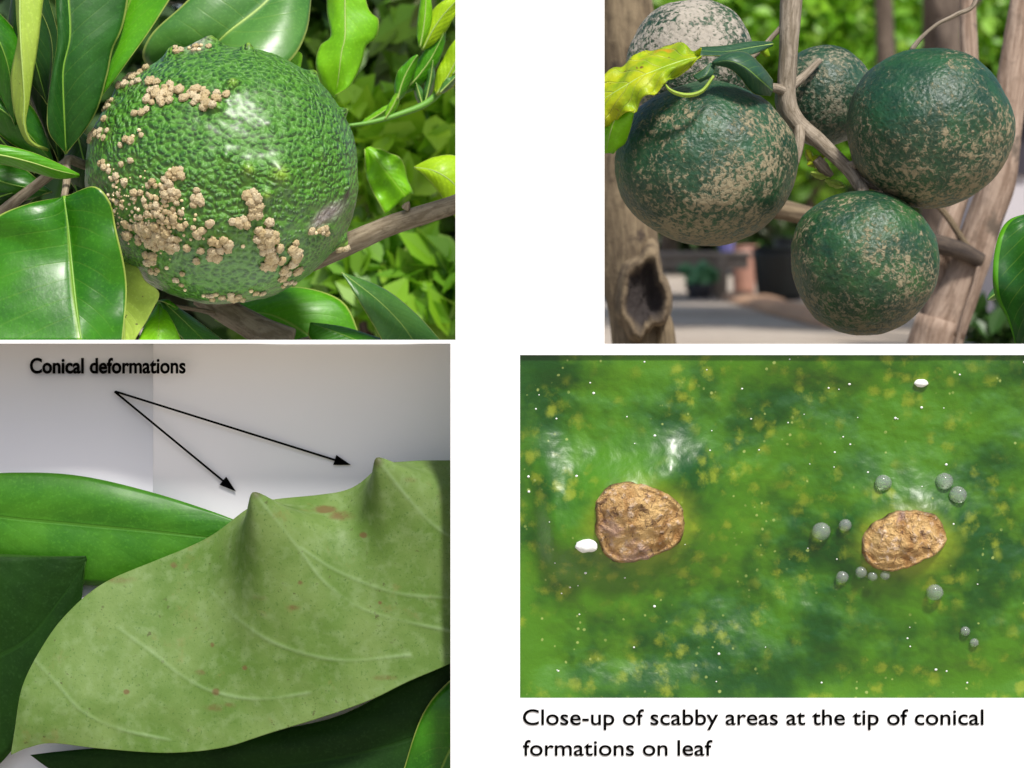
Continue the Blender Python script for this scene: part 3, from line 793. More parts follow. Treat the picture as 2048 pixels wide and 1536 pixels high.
# yellow curled leaf and its neighbours
def mat_yellow():
    k = NT('yellowing_leaf')
    n1 = k.noise(16, 4); n2 = k.noise(9, 3)
    c = k.mix(k.step(n1, .35, .65), (.30, .48, .008), (.56, .62, .012))
    c = k.mix(k.step(n2, .62, .72), c, (.70, .36, .02))
    c = k.mix(k.step(k.noise(60, 2), .68, .74), c, (.25, .15, .03))
    sep = k.n('ShaderNodeSeparateXYZ'); k.l(k.uv(), sep.inputs[0])
    au = k.math('ABSOLUTE', k.math('SUBTRACT', sep.outputs[0], .5))
    t = k.math('SUBTRACT', k.math('MULTIPLY', sep.outputs[1], 8), k.math('MULTIPLY', au, 5))
    ln = k.step(k.math('ABSOLUTE', k.math('SUBTRACT', k.math('FRACT', t), .5)), .08, .0)
    c = k.mix(k.math('MULTIPLY', ln, .4), c, (.7, .75, .2))
    return k.pbr(c, .5, k.bump(k.math('ADD', n1, k.math('MULTIPLY', ln, -.4)), .5, .02), .4, .1, .3, .35)
M['leaf_yellow'] = mat_yellow()
leaf(bough, [(1400, 108, .12), (1384, 100, .16), (1350, 92, .2), (1318, 100, .2), (1290, 110, .18), (1266, 116, .17), (1246, 134, .16), (1205, 152, .15), (1150, 190, .16)],
     [(1402, 114, .12), (1372, 120, .09), (1340, 130, .08), (1310, 142, .07), (1284, 152, .06), (1262, 165, .06), (1240, 178, .06), (1205, 200, .07), (1150, 240, .1)],
     [(1402, 117, .12), (1375, 140, .09), (1345, 156, .07), (1330, 170, .05), (1312, 190, .045), (1284, 202, .05), (1266, 222, .06), (1225, 246, .08), (1160, 280, .12)],
     M['leaf_yellow'], n=50, m=10, belly=.012, wave=.085, wf=6.5, ruffle=.22, rib=M['rib_pale'], ribr=.002, seed=40, label='curled yellow leaf with orange blotches')
leaf(bough, [(1236, 175, .13), (1205, 205, .14), (1180, 250, .15), (1190, 310, .15)], [(1252, 185, .12), (1236, 225, .09), (1222, 260, .09), (1212, 306, .13)],
     [(1268, 200, .13), (1266, 235, .1), (1252, 280, .11), (1228, 304, .13)], M['leaf_light'], n=26, m=7, belly=.01, wave=.03, rib=M['rib_pale'], ribr=.0018, seed=41)
# the rolled rim hoop of the yellow leaf
leaf(bough, [(1322, 148, .06), (1338, 176, .045), (1371, 187, .04), (1402, 180, .045), (1426, 151, .06)], [(1324, 150, .055), (1338, 178, .036), (1372, 190, .03), (1404, 182, .036), (1428, 152, .055)],
     [(1324, 151, .07), (1338, 181, .055), (1371, 194, .05), (1405, 185, .055), (1429, 153, .07)], M['leaf_under'], n=26, m=4, seed=42)
M['leaf_sage'] = mat_leaf('leaf_sage', (.02, .075, .035), (.035, .11, .05), rough=.5, coat=.3, vstr=.2, coat_rough=.35)
leaf(bough, [(1544, 84, .34), (1500, 84, .3), (1450, 92, .26), (1400, 95, .22)], [(1546, 88, .34), (1500, 96, .28), (1450, 104, .24), (1396, 102, .2)], [(1544, 92, .34), (1502, 110, .26), (1450, 112, .22), (1398, 112, .19)],
     M['leaf_sage'], n=22, m=5, belly=.006, seed=43, rib=M['rib_pale'], ribr=.0016)
leaf(bough, [(1425, 124, .10), (1452, 108, .12), (1490, 106, .14), (1520, 130, .16), (1545, 160, .22)], [(1424, 126, .10), (1458, 122, .08), (1490, 135, .08), (1520, 160, .10), (1545, 182, .18)],
     [(1424, 128, .10), (1456, 136, .11), (1478, 152, .12), (1506, 186, .14), (1540, 192, .18)], M['leaf_sage'], n=26, m=6, belly=.016, seed=44, rib=None)
leaf(bough, [(1420, 125, .11), (1405, 140, .10), (1385, 152, .1)], [(1424, 128, .11), (1412, 150, .09), (1394, 160, .09)], [(1430, 130, .11), (1425, 150, .1), (1400, 165, .1)], M['leaf_sage'], n=14, m=4, seed=45)
leaf(bough, [(1530, 88, .33), (1536, 100, .32), (1540, 112, .32)], [(1526, 90, .33), (1528, 102, .31), (1534, 114, .32)], [(1520, 88, .33), (1518, 100, .32), (1530, 114, .32)], M['leaf_yellow'], n=12, m=3, seed=46)
for i, (a, b, wd, mt) in enumerate([((1615, 330), (1650, 312), 12, 'leaf_yellow'), ((1622, 345), (1665, 348), 10, 'leaf_under'), ((1612, 300), (1632, 330), 8, 'leaf_yellow'), ((1650, 360), (1690, 372), 7, 'leaf_under')]):
    simple_leaf(bough, a, b, wd, .33, mt, 2, 50 + i, rib=False)
# dark flower remains
tube('calyx', [P(1632, 318, .33), P(1648, 336, .33), P(1664, 352, .33)], [.010, .013, .006], M['bough'], bough, n=12, seg=8, rough=.4, freq=60)
# glossy leaf at the right edge
M['leaf_right'] = mat_leaf('leaf_right', (.012, .085, .012), (.03, .15, .012), rough=.34, coat=.3, vstr=.3, edge=(.12, .42, .01), edgew=.42)  # wide lime edge colour stands in for light along the rim
sr = empty('citrus_shoot', P(2080, 690, .35), 'glossy dark leaf with a painted lime rim light beside the forked tree', 'shoot')
tube('stem', [P(2056, 430, .3), P(2110, 360, .34), P(2160, 250, .4), P(2200, 100, .45)], [.004, .006, .007, .009], M['greenstem'], sr, n=16, seg=8)
leaf(sr, [(2054, 428, .30), (2018, 440, .28), (1996, 475, .27), (1986, 530, .26), (1990, 580, .25), (2012, 630, .26), (2030, 690, .28)],
     [(2058, 428, .30), (2062, 480, .24), (2064, 540, .22), (2062, 610, .22), (2056, 700, .25)],
     [(2062, 430, .30), (2100, 470, .28), (2124, 540, .27), (2110, 620, .26), (2066, 705, .27)], M['leaf_right'], n=34, m=9, belly=-.012, wave=.02, rib=M['rib'], ribr=.003, seed=60)
simple_leaf(sr, (2058, 430), (2072, 330), 22, .33, 'leaf_mid', 6, 61)
simple_leaf(sr, (2040, 560), (1975, 600), 14, .6, 'leaf_grey', 3, 62)

# ------------------------------------------------------------------ window 2: tree trunks near by
M['trunk'] = mat_bark('trunk_bark', (.11, .08, .05), (.25, .19, .115), 1.6, (.05, .036, .028))
M['trunk_pale'] = mat_bark('pale_trunk_bark', (.20, .135, .095), (.40, .30, .23), 1.6, (.13, .10, .075))
def crown_clumps(cx, cy, cz, rad, n, cr, seed):
    return clumps_in((cx, cy, cz), rad, n, cr, seed)
dt = 2.4
b0 = P(1262, 690, dt)
t1 = empty('orchard_tree', (b0.x, b0.y, 0), 'rough brown tree trunk with a dark burl beside the large scabby fruit', 'tree')
tube('trunk', [(b0.x + .05, b0.y, -.05), P(1290, 1000, dt), P(1282, 690, dt), P(1262, 560, dt), P(1252, 440, dt), P(1250, 330, dt), P(1256, 180, dt), P(1252, 60, dt), P(1240, -120, dt), P(1250, -500, dt), P(1260, -900, dt)],
     [.20, .135, .108, .092, .088, .088, .084, .082, .078, .07, .05], M['trunk'], t1, n=110, seg=26, rough=.16, freq=9)
# burl: raised oval lip, the shade of its hollow painted dark
M['hollow'] = mat_bark('burl_bark', (.045, .035, .03), (.10, .075, .055), 4)
bc = P(1286, 596, dt - .128)
bv_, bf_, dk_ = [], [], []
NR_, NS2 = 16, 36
for j in range(NR_ + 1):
    r = j / NR_
    for i in range(NS2):
        th = 2 * math.pi * i / NS2
        ww = 1 + .30 * noise.noise(Vector((math.cos(th) * 1.3, math.sin(th) * 1.3, 4))) + .12 * noise.noise(Vector((math.cos(th) * 4, math.sin(th) * 4, 8))) - .22 * max(0, -math.sin(th)) ** 2 * abs(math.cos(th))
        yy = -.030 * math.exp(-((r - .74) / .16) ** 2) + .030 * max(0, 1 - (r / .62) ** 2) + .07 * max(0, r - .82) / .18 + .006 * noise.noise(Vector((math.cos(th) * r * 6, math.sin(th) * r * 6, 9)))
        bv_.append(bc + Vector((math.cos(th) * r * .080 * ww, yy * (1 + .3 * math.cos(th)), math.sin(th) * r * .155 * ww)))
        dk_.append(min(1, max(0, (.72 - r) * 6 + .6 * noise.noise(Vector((math.cos(th) * 3, r * 5, 2))))))
for j in range(NR_):
    for i in range(NS2):
        bf_.append((j * NS2 + i, j * NS2 + (i + 1) % NS2, (j + 1) * NS2 + (i + 1) % NS2, (j + 1) * NS2 + i))
k = NT('burl_wood')
at = k.n('ShaderNodeAttribute', attribute_name='hollow_shade')
c = k.mix(k.step(k.noise(22, 5), .35, .65), (.11, .08, .05), (.22, .165, .10))
c = k.mix(at.outputs['Fac'], c, (.035, .028, .026))
mb_ = k.pbr(c, .85, k.bump(k.noise(45, 5), .8, .01), .3)
mesh_obj('burl', bv_, bf_, mb_, t1, attrs={'hollow_shade': dk_})
tube('limb', [P(1262, 360, dt), P(1330, 372, dt + .05), P(1450, 398, dt + .1), P(1570, 420, dt + .12), P(1680, 446, dt + .12), P(1790, 452, dt + .2)], [.045, .036, .032, .029, .026, .018], M['trunk'], t1, n=40, seg=12, rough=.14, freq=9)
tube('root_flare', [P(1302, 560, dt - .06), P(1322, 620, dt - .07), P(1334, 690, dt - .07), P(1345, 900, dt - .08)], [.012, .030, .034, .04], M['trunk'], t1, n=24, seg=12, rough=.2, freq=14)
cl = crown_clumps(b0.x + .5, b0.y + .8, 4.9, (2.0, 1.3, .7), 22, .55, 70)
for q in cl[:7]:
    tube('limb', [P(1250, -420, dt), P(1250, -600, dt).lerp(q[0], .5) + Vector((0, 0, .15)), q[0]], [.045, .03, .012], M['trunk'], t1, n=14, seg=8, rough=.1)
foliage_obj('crown', cl, 3200, .17, M['fol_orch'], t1, 71)

dt2 = 2.2
b1 = P(1880, 690, dt2)
t2 = empty('orchard_tree', (b1.x, b1.y, 0), 'pale pinkish forked tree trunk with a short dark cross branch', 'tree')
tube('trunk', [(b1.x - .1, b1.y, -.05), P(1850, 1000, dt2), P(1862, 760, dt2), P(1872, 690, dt2), P(1886, 640, dt2)], [.16, .105, .098, .088, .075], M['trunk_pale'], t2, n=40, seg=20, rough=.10, freq=8)
tube('trunk', [P(1886, 660, dt2), P(1918, 590, dt2), P(1948, 510, dt2), P(1972, 430, dt2), P(1998, 340, dt2), P(2012, 250, dt2 + .05), P(2035, 100, dt2 + .1), P(2070, -150, dt2 + .2)],
     [.070, .058, .052, .050, .046, .044, .04, .035], M['trunk_pale'], t2, n=70, seg=18, rough=.14, freq=10)
tube('limb', [P(1866, 690, dt2 + .03), P(1876, 600, dt2 + .03), P(1884, 520, dt2 + .03), P(1902, 440, dt2 + .05), P(1925, 360, dt2 + .1), P(1940, 200, dt2 + .2), P(1930, -150, dt2 + .4)],
     [.045, .034, .028, .027, .026, .024, .02], M['trunk_pale'], t2, n=60, seg=14, rough=.12, freq=10)
tube('cross_branch', [P(1850, 482, dt2 - .05), P(1890, 492, dt2 - .06), P(1930, 506, dt2 - .07), P(1962, 522, dt2 - .06)], [.026, .027, .026, .022], M['hollow'], t2, n=24, seg=12, rough=.15, freq=14)
tube('twig', [P(1875, 408, dt2 - .05), P(1900, 440, dt2 - .05), P(1925, 480, dt2 - .05), P(1945, 510, dt2 - .05)], [.009, .010, .010, .012], M['trunk'], t2, n=20, seg=8, rough=.15, freq=20)
tube('vine', [P(1958, 530, dt2 - .07), P(1945, 580, dt2 - .08), P(1930, 620, dt2 - .09), P(1912, 700, dt2 - .1)], [.006, .007, .006, .006], M['trunk_pale'], t2, n=24, seg=6, rough=.3, freq=40)
cl = crown_clumps(b1.x + .6, b1.y + .9, 4.3, (1.6, 1.2, .6), 16, .5, 72)
for q in cl[:6]:
    tube('limb', [P(2070, -140, dt2 + .2), P(2070, -300, dt2 + .3).lerp(q[0], .5), q[0]], [.03, .022, .01], M['trunk_pale'], t2, n=12, seg=8, rough=.1)
foliage_obj('crown', cl, 2200, .16, M['fol_orch'], t2, 73)

# ------------------------------------------------------------------ window 2: orchard beyond
def orchard_tree(x, y, h, trunk_r, label, crown_c, crown_r, ncl, cr, count, size, seed, mat='fol_orch', forks=2, group='orchard trees beyond the fruits'):
    t = empty('orchard_tree', (x, y, 0), label, 'tree', group)
    g = random.Random(seed)
    fk = Vector((x + g.uniform(-.2, .2), y, h * .5))
    tube('trunk', [(x, y, -.05), (x + g.uniform(-.1, .1), y, h * .25), fk], [trunk_r * 1.3, trunk_r, trunk_r * .9], M['trunk_far'], t, n=16, seg=12, rough=.12, freq=4)
    cl = clumps_in(crown_c, crown_r, ncl, cr, seed)
    for q in cl[:5 + forks]:
        tube('limb', [fk - Vector((0, 0, .15)), fk.lerp(q[0], .5) + Vector((g.uniform(-.3, .3), 0, .3)), q[0]], [trunk_r * .65, trunk_r * .45, trunk_r * .15], M['trunk_far'], t, n=12, seg=8, rough=.1, freq=4)
    foliage_obj('crown', cl, count, size, M[mat], t, seed + 500)
    return t
def gx(px, y): return (px - 1024) / 1000 * (D + y) / D
orchard_tree(gx(1868, 30), 30, 11.0, .17, 'slim dark orchard tree trunk behind the round dark fruit', (gx(1840, 30), 31, 8.6), (3.0, 2.5, 1.5), 22, 1.0, 4600, .36, 81)
orchard_tree(gx(1918, 27), 27, 8.2, .18, 'thicker forked orchard trunk beside the slim dark one', (gx(2010, 27), 28, 7.4), (2.8, 2.5, 1.4), 20, 1.0, 4600, .36, 82)
orchard_tree(gx(1765, 37), 37, 12.0, .17, 'orchard tree behind the round dark fruit with its crown over the yard', (gx(1480, 37), 37, 9.6), (4.6, 2.8, 1.6), 28, 1.2, 6000, .42, 83)
orchard_tree(gx(1640, 60), 60, 8.0, .22, 'far bushy tree with a lime green crown over the half hidden fruit', (gx(1650, 60), 60, 5.8), (5.0, 2.0, 3.6), 46, 1.5, 15000, .42, 86, 'fol_bright')
orchard_tree(gx(1990, 62), 62, 8.0, .22, 'far bushy tree with a lime green crown over the pale shed', (gx(2000, 62), 62, 5.8), (4.6, 2.0, 3.6), 46, 1.5, 14000, .42, 87, 'fol_bright')
orchard_tree(gx(1340, 64), 64, 8.0, .22, 'far bushy tree behind the pale topped fruit', (gx(1370, 64), 64, 5.8), (5.0, 2.0, 3.8), 40, 1.5, 12000, .45, 88, 'fol_bright')
orchard_tree(gx(2330, 60), 60, 8.0, .22, 'far bushy tree beyond the dark shed', (gx(2360, 60), 60, 5.8), (4.6, 2.0, 3.8), 36, 1.5, 9000, .45, 89, 'fol_bright')
# low hedge closing the view
hd = empty('hedge', (gx(1700, 70), 74, 0), 'dense dark hedge closing the far end of the yard', 'hedge')
cl = [(Vector((gx(1150 + i * 42, 74), 74 + random.uniform(-1, 1), random.uniform(.6, 6.5))), (2.2, 1.2, 1.6)) for i in range(34)] + \
     [(Vector((gx(1150 + i * 42, 76), 76, random.uniform(.6, 1.8))), (2.2, 1.2, 1.6)) for i in range(34)]
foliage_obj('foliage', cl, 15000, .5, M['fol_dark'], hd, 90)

# plank table, plant beneath and yard things
M['plank'] = mat_bark('weathered_plank', (.20, .165, .135), (.36, .31, .265), .7)
yT = 44.0
def zt(py, y): return Z0 - (py - AX) / 1000 * (D + y) / D
tb = empty('plank_table', (gx(1385, yT), yT, 0), 'low weathered plank table in the shade of the yard', 'table')
x0, x1 = gx(1300, yT), gx(1500, yT)
ztop = zt(505, yT)
for i in range(5):
    box('plank', (x0 + .02 * (i % 2), x1 - .03 * (i % 3), yT - .8 + i * .34, yT - .49 + i * .34, ztop - .07, ztop + .01 * (i % 2)), M['plank'], tb, .01)
for x in (gx(1312, yT), gx(1437, yT)):
    for yy in (yT - .7, yT + .6):
        box('leg', (x - .11, x + .11, yy - .1, yy + .1, -.02, ztop - .06), M['plank'], tb, .01)
box('apron', (x0 + .1, x1 - .1, yT - .74, yT - .69, ztop - .30, ztop - .06), M['plank'], tb, .01)
pt = empty('potted_plant', (gx(1388, yT + .2), yT - 1.1, 0), 'small bluish green plant growing under the plank table', 'plant')
M['succulent'] = mat_foliage('succulent', [(.10, .28, .12), (.16, .38, .18), (.08, .24, .1)], .2)
foliage_obj('leaves', clumps_in((gx(1390, yT - 1.1), yT - 1.1, .42), (.3, .25, .2), 6, .16, 91), 160, .26, M['succulent'], pt, 92)
M['pot'] = mat_plain('dark_pot', (.03, .03, .035), .6)
tube('pot', [(pt.location.x, pt.location.y, 0), (pt.location.x, pt.location.y, .28)], [.2, .26], M['pot'], pt, n=4, seg=14)
def bucket(px, y, r, h, col, name, label, cat, zoff=0):
    m = mat_plain(name + '_paint', col, .5, .2, 4)
    x = gx(px, y)
    t = empty(name, (x, y, zoff), label, cat)
    tube('body', [(x, y, zoff), (x, y, zoff + h * .5), (x, y, zoff + h)], [r * .8, r * .92, r], m, t, n=8, seg=18)
    tube('rim', [(x, y, zoff + h), (x, y, zoff + h + .04)], [r * 1.07, r * 1.07], m, t, n=3, seg=18)
    return t
bucket(1453, yT, .16, .28, (.30, .27, .62), 'bucket', 'small violet bucket standing on the plank table', 'bucket', ztop)
bucket(1488, yT + 1.5, .26, .95, (.42, .22, .16), 'clay_jar', 'reddish clay jar behind the plank table', 'jar')
bucket(1560, yT - 2, .52, .95, (.014, .016, .014), 'barrel', 'wide black barrel behind the lowest fruit', 'barrel')
bucket(1596, yT + 2, .50, 1.1, (.02, .022, .02), 'barrel', 'black barrel farther back than the wide one', 'barrel')
# kerb bank of reddish soil
M['red_earth'] = mat_plain('red_earth', (.55, .33, .20), .9, .25, 3, .2, .5)
kv = []
bank_v, bank_f, bank_uv = tube_data( [(gx(1452, 44), 46, .0), (gx(1500, 41), 41, .03), (gx(1560, 37), 37, .04), (gx(1605, 34), 34, .03), (gx(1660, 31), 31, .0)], [.05, .34, .40, .38, .1], n=40, seg=12, rough=.3, freq=2)
tubebank = mesh_obj('earth_bank', [(q.x, q.y, q.z * .38 + .01) for q in bank_v], bank_f, M['red_earth'])
tag(tubebank, kind='structure')
# shed on the right
M['shed'] = mat_plain('dark_shed', (.035, .03, .04), .7)
M['render_wall'] = mat_plain('lilac_render', (.48, .45, .47), .85, .06, 2)
sx0, sx1, sy = gx(1992, 22), gx(2500, 22), 22.0
shd = empty('shed', (sx0, sy, 0), 'low pale rendered shed with a dark timber upper part', 'shed')
zb = zt(332, sy)
box('wall', (sx0, sx1, sy, sy + 3, -.05, zb), M['render_wall'], shd)
nb = 14
bw = (sx1 - sx0) / nb
zc = zt(222, sy)
for i in range(nb):
    box('plank', (sx0 - .05 + i * bw + .01, sx0 - .05 + (i + 1) * bw - .01, sy - .06 - .01 * (i % 2), sy - .004, zb - .1, zc), M['shed'], shd)
box('roof', (sx0 - .25, sx1 + .2, sy - .3, sy + 3.2, zc + .002, zc + .12), M['shed'], shd, .02)
# leaf litter and low weeds by the forked trunk
wd = empty('weed_clump', (gx(1975, 9), 9, 0), 'dark weedy clump at the foot of the forked tree', 'weeds')
foliage_obj('leaves', clumps_in((gx(2000, 9), 9, zt(620, 9) - .1), (.28, .2, .18), 8, .16, 95), 260, .14, M['fol_dark'], wd, 96)
tube('stem', [(gx(1990, 9), 9, -.02), (gx(1995, 9), 9, .5), (gx(2000, 9), 9, zt(620, 9))], [.03, .025, .015], M['trunk_far'], wd, n=8, seg=6)

# ------------------------------------------------------------------ window 3: backdrop, lettering, pointed leaf
WD = .215
bw_ = empty('backdrop_wall', (P(450, 1536, WD).x, WD, 0), 'pale lilac grey backdrop panel with black lettering and two arrows', 'panel')
pA, pB = P(240, 684.5, WD + .002), P(985, 684.5, WD + .002)
box('grey_panel', (pA.x - .05, pB.x, WD + .002, WD + .016, 0, pA.z), M['warm_grey'], bw_)
# blue grey panel: gently rounded strip standing in front on the left
cv, cf = [], []
prof = [(-290, .352), (-150, .350), (0, .345), (80, .342), (130, .3405), (170, .341), (200, .3425), (230, .346), (255, .351), (275, .3555), (295, .3595), (306, .361)]
for (px, d) in prof:
    q = P(px, 684.5, d - .36 + WD); cv += [(q.x, q.y, 0), (q.x, q.y, q.z)]
for i in range(len(prof) - 1): cf.append((2 * i, 2 * i + 2, 2 * i + 3, 2 * i + 1))
nb_ = len(cv); cv += [(x, max(y, WD + .0015), z) for (x, y, z) in cv[:nb_]]
for i in range(len(prof) - 1): cf.append((nb_ + 2 * i + 1, nb_ + 2 * i + 3, nb_ + 2 * i + 2, nb_ + 2 * i)); cf.append((2 * i + 1, 2 * i + 3, nb_ + 2 * i + 3, nb_ + 2 * i + 1))
mesh_obj('blue_panel', cv, cf, M['blue_grey'], bw_)
lettering('lettering', 'Conical deformations', 60, 371, 746, 33, WD - .024, bw_, bold=.022, thick=.004)
def arrow(a, b, name='arrow'):
    ax, ay = a; bx, by = b; dx, dy = bx - ax, by - ay; l_ = math.hypot(dx, dy); ux, uy = dx / l_, dy / l_; nx, ny = -uy, ux
    hl, hw, t = 34, 10.5, 2.1
    hx, hy = bx - ux * hl, by - uy * hl
    pts = [(ax + nx * t, ay + ny * t), (hx + nx * t, hy + ny * t), (hx + nx * hw, hy + ny * hw), (bx, by), (hx - nx * hw, hy - ny * hw), (hx - nx * t, hy - ny * t), (ax - nx * t, ay - ny * t)]
    dep = lambda x: WD - .004 - .019 * max(0, min(1, (330 - x) / 100))
    v = [P(x, y, dep(x)) for x, y in pts]; n = len(v); v += [P(x, y, dep(x) + .003) for x, y in pts]
    f = [tuple(range(n))] + [tuple(reversed(range(n, 2 * n)))] + [(i, i + n, (i + 1) % n + n, (i + 1) % n) for i in range(n)]
    return mesh_obj(name, v, f, M['ink'], bw_, smooth=False)
arrow((229, 783), (472, 983)); arrow((231, 783), (702, 930))

# pale leaf with cones
tp = empty('coned_leaf', P(500, 1500, .12), 'pale green leaf with two pointed cones rising from its surface', 'leaf')
TOP = [(22, 1508, 0.053), (30, 1460, 0.053), (45, 1375, 0.0654), (80, 1302, 0.084), (130, 1232, 0.1026), (205, 1168, 0.1212), (310, 1122, 0.1367), (440, 1072, 0.1491), (540, 1030, 0.1553), (640, 1004, 0.1584), (740, 985, 0.1646), (840, 948, 0.1677), (910, 934, 0.1677), (1010, 915, 0.1646)]
BOT = [(22, 1510, 0.053), (55, 1496, 0.0437), (105, 1486, 0.0375), (200, 1496, 0.0313), (330, 1505, 0.0251), (440, 1497, 0.022), (540, 1470, 0.022), (640, 1440, 0.0251), (740, 1404, 0.0282), (820, 1365, 0.0313), (900, 1330, 0.0344), (1010, 1272, 0.0406)]
cones = [(552, 1136, -.032, .166, 44, 92, 54, 92), (802, 1036, -.040, .128, 38, 86, 50, 70)]   # base px, py, lean x, height, widths left right up down
veins = [[(508, 985), (560, 1050), (600, 1100), (650, 1165), (720, 1215), (800, 1240), (905, 1262), (1000, 1275)], [(600, 1095), (680, 1145), (790, 1185), (900, 1195), (1000, 1190)],
         [(235, 1255), (300, 1302), (365, 1352), (430, 1384), (520, 1398), (620, 1385)], [(62, 1312), (110, 1362), (165, 1422), (240, 1458), (340, 1480)],
         [(760, 925), (820, 1000), (880, 1060), (960, 1100)], [(420, 1180), (480, 1240), (560, 1290), (680, 1320), (820, 1310)]]
spots3 = [(650, 1020, 26, 9, 1), (682, 1032, 30, 12, .7), (727, 1070, 9, 7, 1), (240, 1160, 42, 10, .5), (348, 1130, 9, 8, .7), (432, 1384, 9, 9, .9), (253, 1384, 7, 6, 1), (585, 1215, 18, 8, .6), (490, 1335, 6, 6, 1),
          (430, 1415, 30, 12, .45), (770, 1355, 34, 8, .5), (400, 1345, 14, 8, .6), (600, 1165, 7, 6, .7), (520, 1195, 30, 10, .35), (820, 960, 26, 8, .4), (460, 1410, 18, 8, .5), (760, 1205, 5, 5, .8), (425, 1290, 5, 6, .9)]

NT_, NS_ = 300, 190
ct, cb = catmull([P(*q) for q in TOP], NT_), catmull([P(*q) for q in BOT], NT_)
G3 = np.zeros((NT_ * NS_, 3)); uvs = []
for i in range(NT_):
    for j in range(NS_):
        s_ = j / (NS_ - 1)
        q = ct[i].lerp(cb[i], s_)
        q.y -= .022 * math.sin(math.pi * s_) * min(1, i / 60)
        q.y += .010 * noise.noise(Vector((q.x * 5, q.z * 5, 2))) + .002 * noise.noise(Vector((q.x * 22, q.z * 22, 5)))
        G3[i * NS_ + j] = q; uvs.append((s_, i / (NT_ - 1)))
def to_px(A_):
    s_ = (D + A_[:, 1]) / D
    return A_[:, 0] / s_ * 1000 + 1024, AX - (A_[:, 2] - Z0) / s_ * 1000
X3, Y3 = to_px(G3)
dispv = np.zeros_like(G3)
for (cx, cy, lean, hh, wl, wr, wu, wdn) in cones:
    dx, dy = X3 - cx, Y3 - cy
    a = np.where(dx < 0, dx / wl, dx / wr); b = np.where(dy < 0, dy / wu, dy / wdn)
    r = np.sqrt(a * a + b * b); r = np.sqrt(r * r + .02) - .141
    pr = np.exp(-np.clip(r, 0, 9) ** 1.15)
    pr = pr * .82 + .18 * np.exp(-(r / 2.0) ** 2)
    dispv += pr[:, None] * np.array([lean, -.135, hh])
G3 += dispv
X3, Y3 = to_px(G3)
def poly_dist(X, Y, pl):
    best = np.full(len(X), 1e9)
    c = [Vector((p[0], p[1], 0)) for p in pl]; c = catmull(c, 40)
    for a, b in zip(c[:-1], c[1:]):
        dx, dy = b.x - a.x, b.y - a.y; l2 = dx * dx + dy * dy + 1e-9
        t = np.clip(((X - a.x) * dx + (Y - a.y) * dy) / l2, 0, 1)
        best = np.minimum(best, np.hypot(X - a.x - t * dx, Y - a.y - t * dy))
    return best
vein = np.zeros(len(X3))
for pl in veins: vein = np.maximum(vein, np.exp(-(poly_dist(X3, Y3, pl) / 3.2) ** 2) * np.clip(.3 + .8 * np.array([.5 + noise.noise(Vector((a * .012, b * .012, 3))) for a, b in zip(X3, Y3)]), 0, 1))
G3[:, 1] -= vein * .0014
spot = np.zeros(len(X3))
for (cx, cy, rx, ry, st) in spots3: spot = np.maximum(spot, st * np.clip(1.35 - np.hypot((X3 - cx) / rx, (Y3 - cy) / ry), 0, 1))
k = NT('pale_leaf')
va = k.n('ShaderNodeAttribute', attribute_name='vein'); sa = k.n('ShaderNodeAttribute', attribute_name='spot'); ta = k.n('ShaderNodeAttribute', attribute_name='tipmark')
c = k.mix(k.step(k.noise(7, 5), .3, .7), (.10, .195, .028), (.18, .275, .075))
c = k.mix(k.math('MULTIPLY', k.step(k.noise(40, 4), .45, .7), .4), c, (.24, .34, .14))
c = k.mix(k.math('MULTIPLY', k.step(k.noise(190, 3), .58, .70), .6), c, (.06, .14, .02))
dots = k.math('MULTIPLY', k.step(k.noise(75, 3), .66, .72), k.step(k.noise(6, 2), .38, .6))
c = k.mix(k.math('MULTIPLY', k.step(k.noise(11, 5, .7), .6, .72), .35), c, (.24, .20, .06))
c = k.mix(k.math('MULTIPLY', dots, .7), c, (.07, .07, .02))
c = k.mix(k.math('MULTIPLY', va.outputs['Fac'], .32), c, (.36, .50, .26))
sp_ = k.step(k.math('MULTIPLY', sa.outputs['Fac'], k.math('ADD', k.math('MULTIPLY', k.noise(55, 4), 1.6), .1)), .15, .75)
c = k.mix(k.math('MULTIPLY', sp_, .8), c, (.15, .085, .03))
c = k.mix(ta.outputs['Fac'], c, (.07, .06, .025))
M['pale_leaf'] = k.pbr(c, .55, k.bump(k.noise(70, 4), .25, .004), .35, 0, .3, .22)
tipm = np.zeros(len(X3))
for (cx, cy, lean, hh, *_r) in cones:
    tx, ty = cx + lean * 1000, cy - hh * 955
    tipm = np.maximum(tipm, .75 * np.clip(1.4 - np.hypot((X3 - tx + 7) / 11, (Y3 - ty - 8) / 12), 0, 1))
faces3 = [(i * NS_ + j, i * NS_ + j + 1, (i + 1) * NS_ + j + 1, (i + 1) * NS_ + j) for i in range(NT_ - 1) for j in range(NS_ - 1)]
lf = mesh_obj('blade', G3, faces3, M['pale_leaf'], tp, uv=uvs, attrs={'vein': vein, 'spot': spot, 'tipmark': tipm})
md = lf.modifiers.new('solid', 'SOLIDIFY'); md.thickness = .003; md.offset = 0
tube('petiole', [P(1000, 1100, .10), P(1015, 1110, .10), P(1020, 1200, .11), P(1015, 1600, .12)], [.008, .009, .009, .010], M['greenstem'], tp, n=14, seg=8)

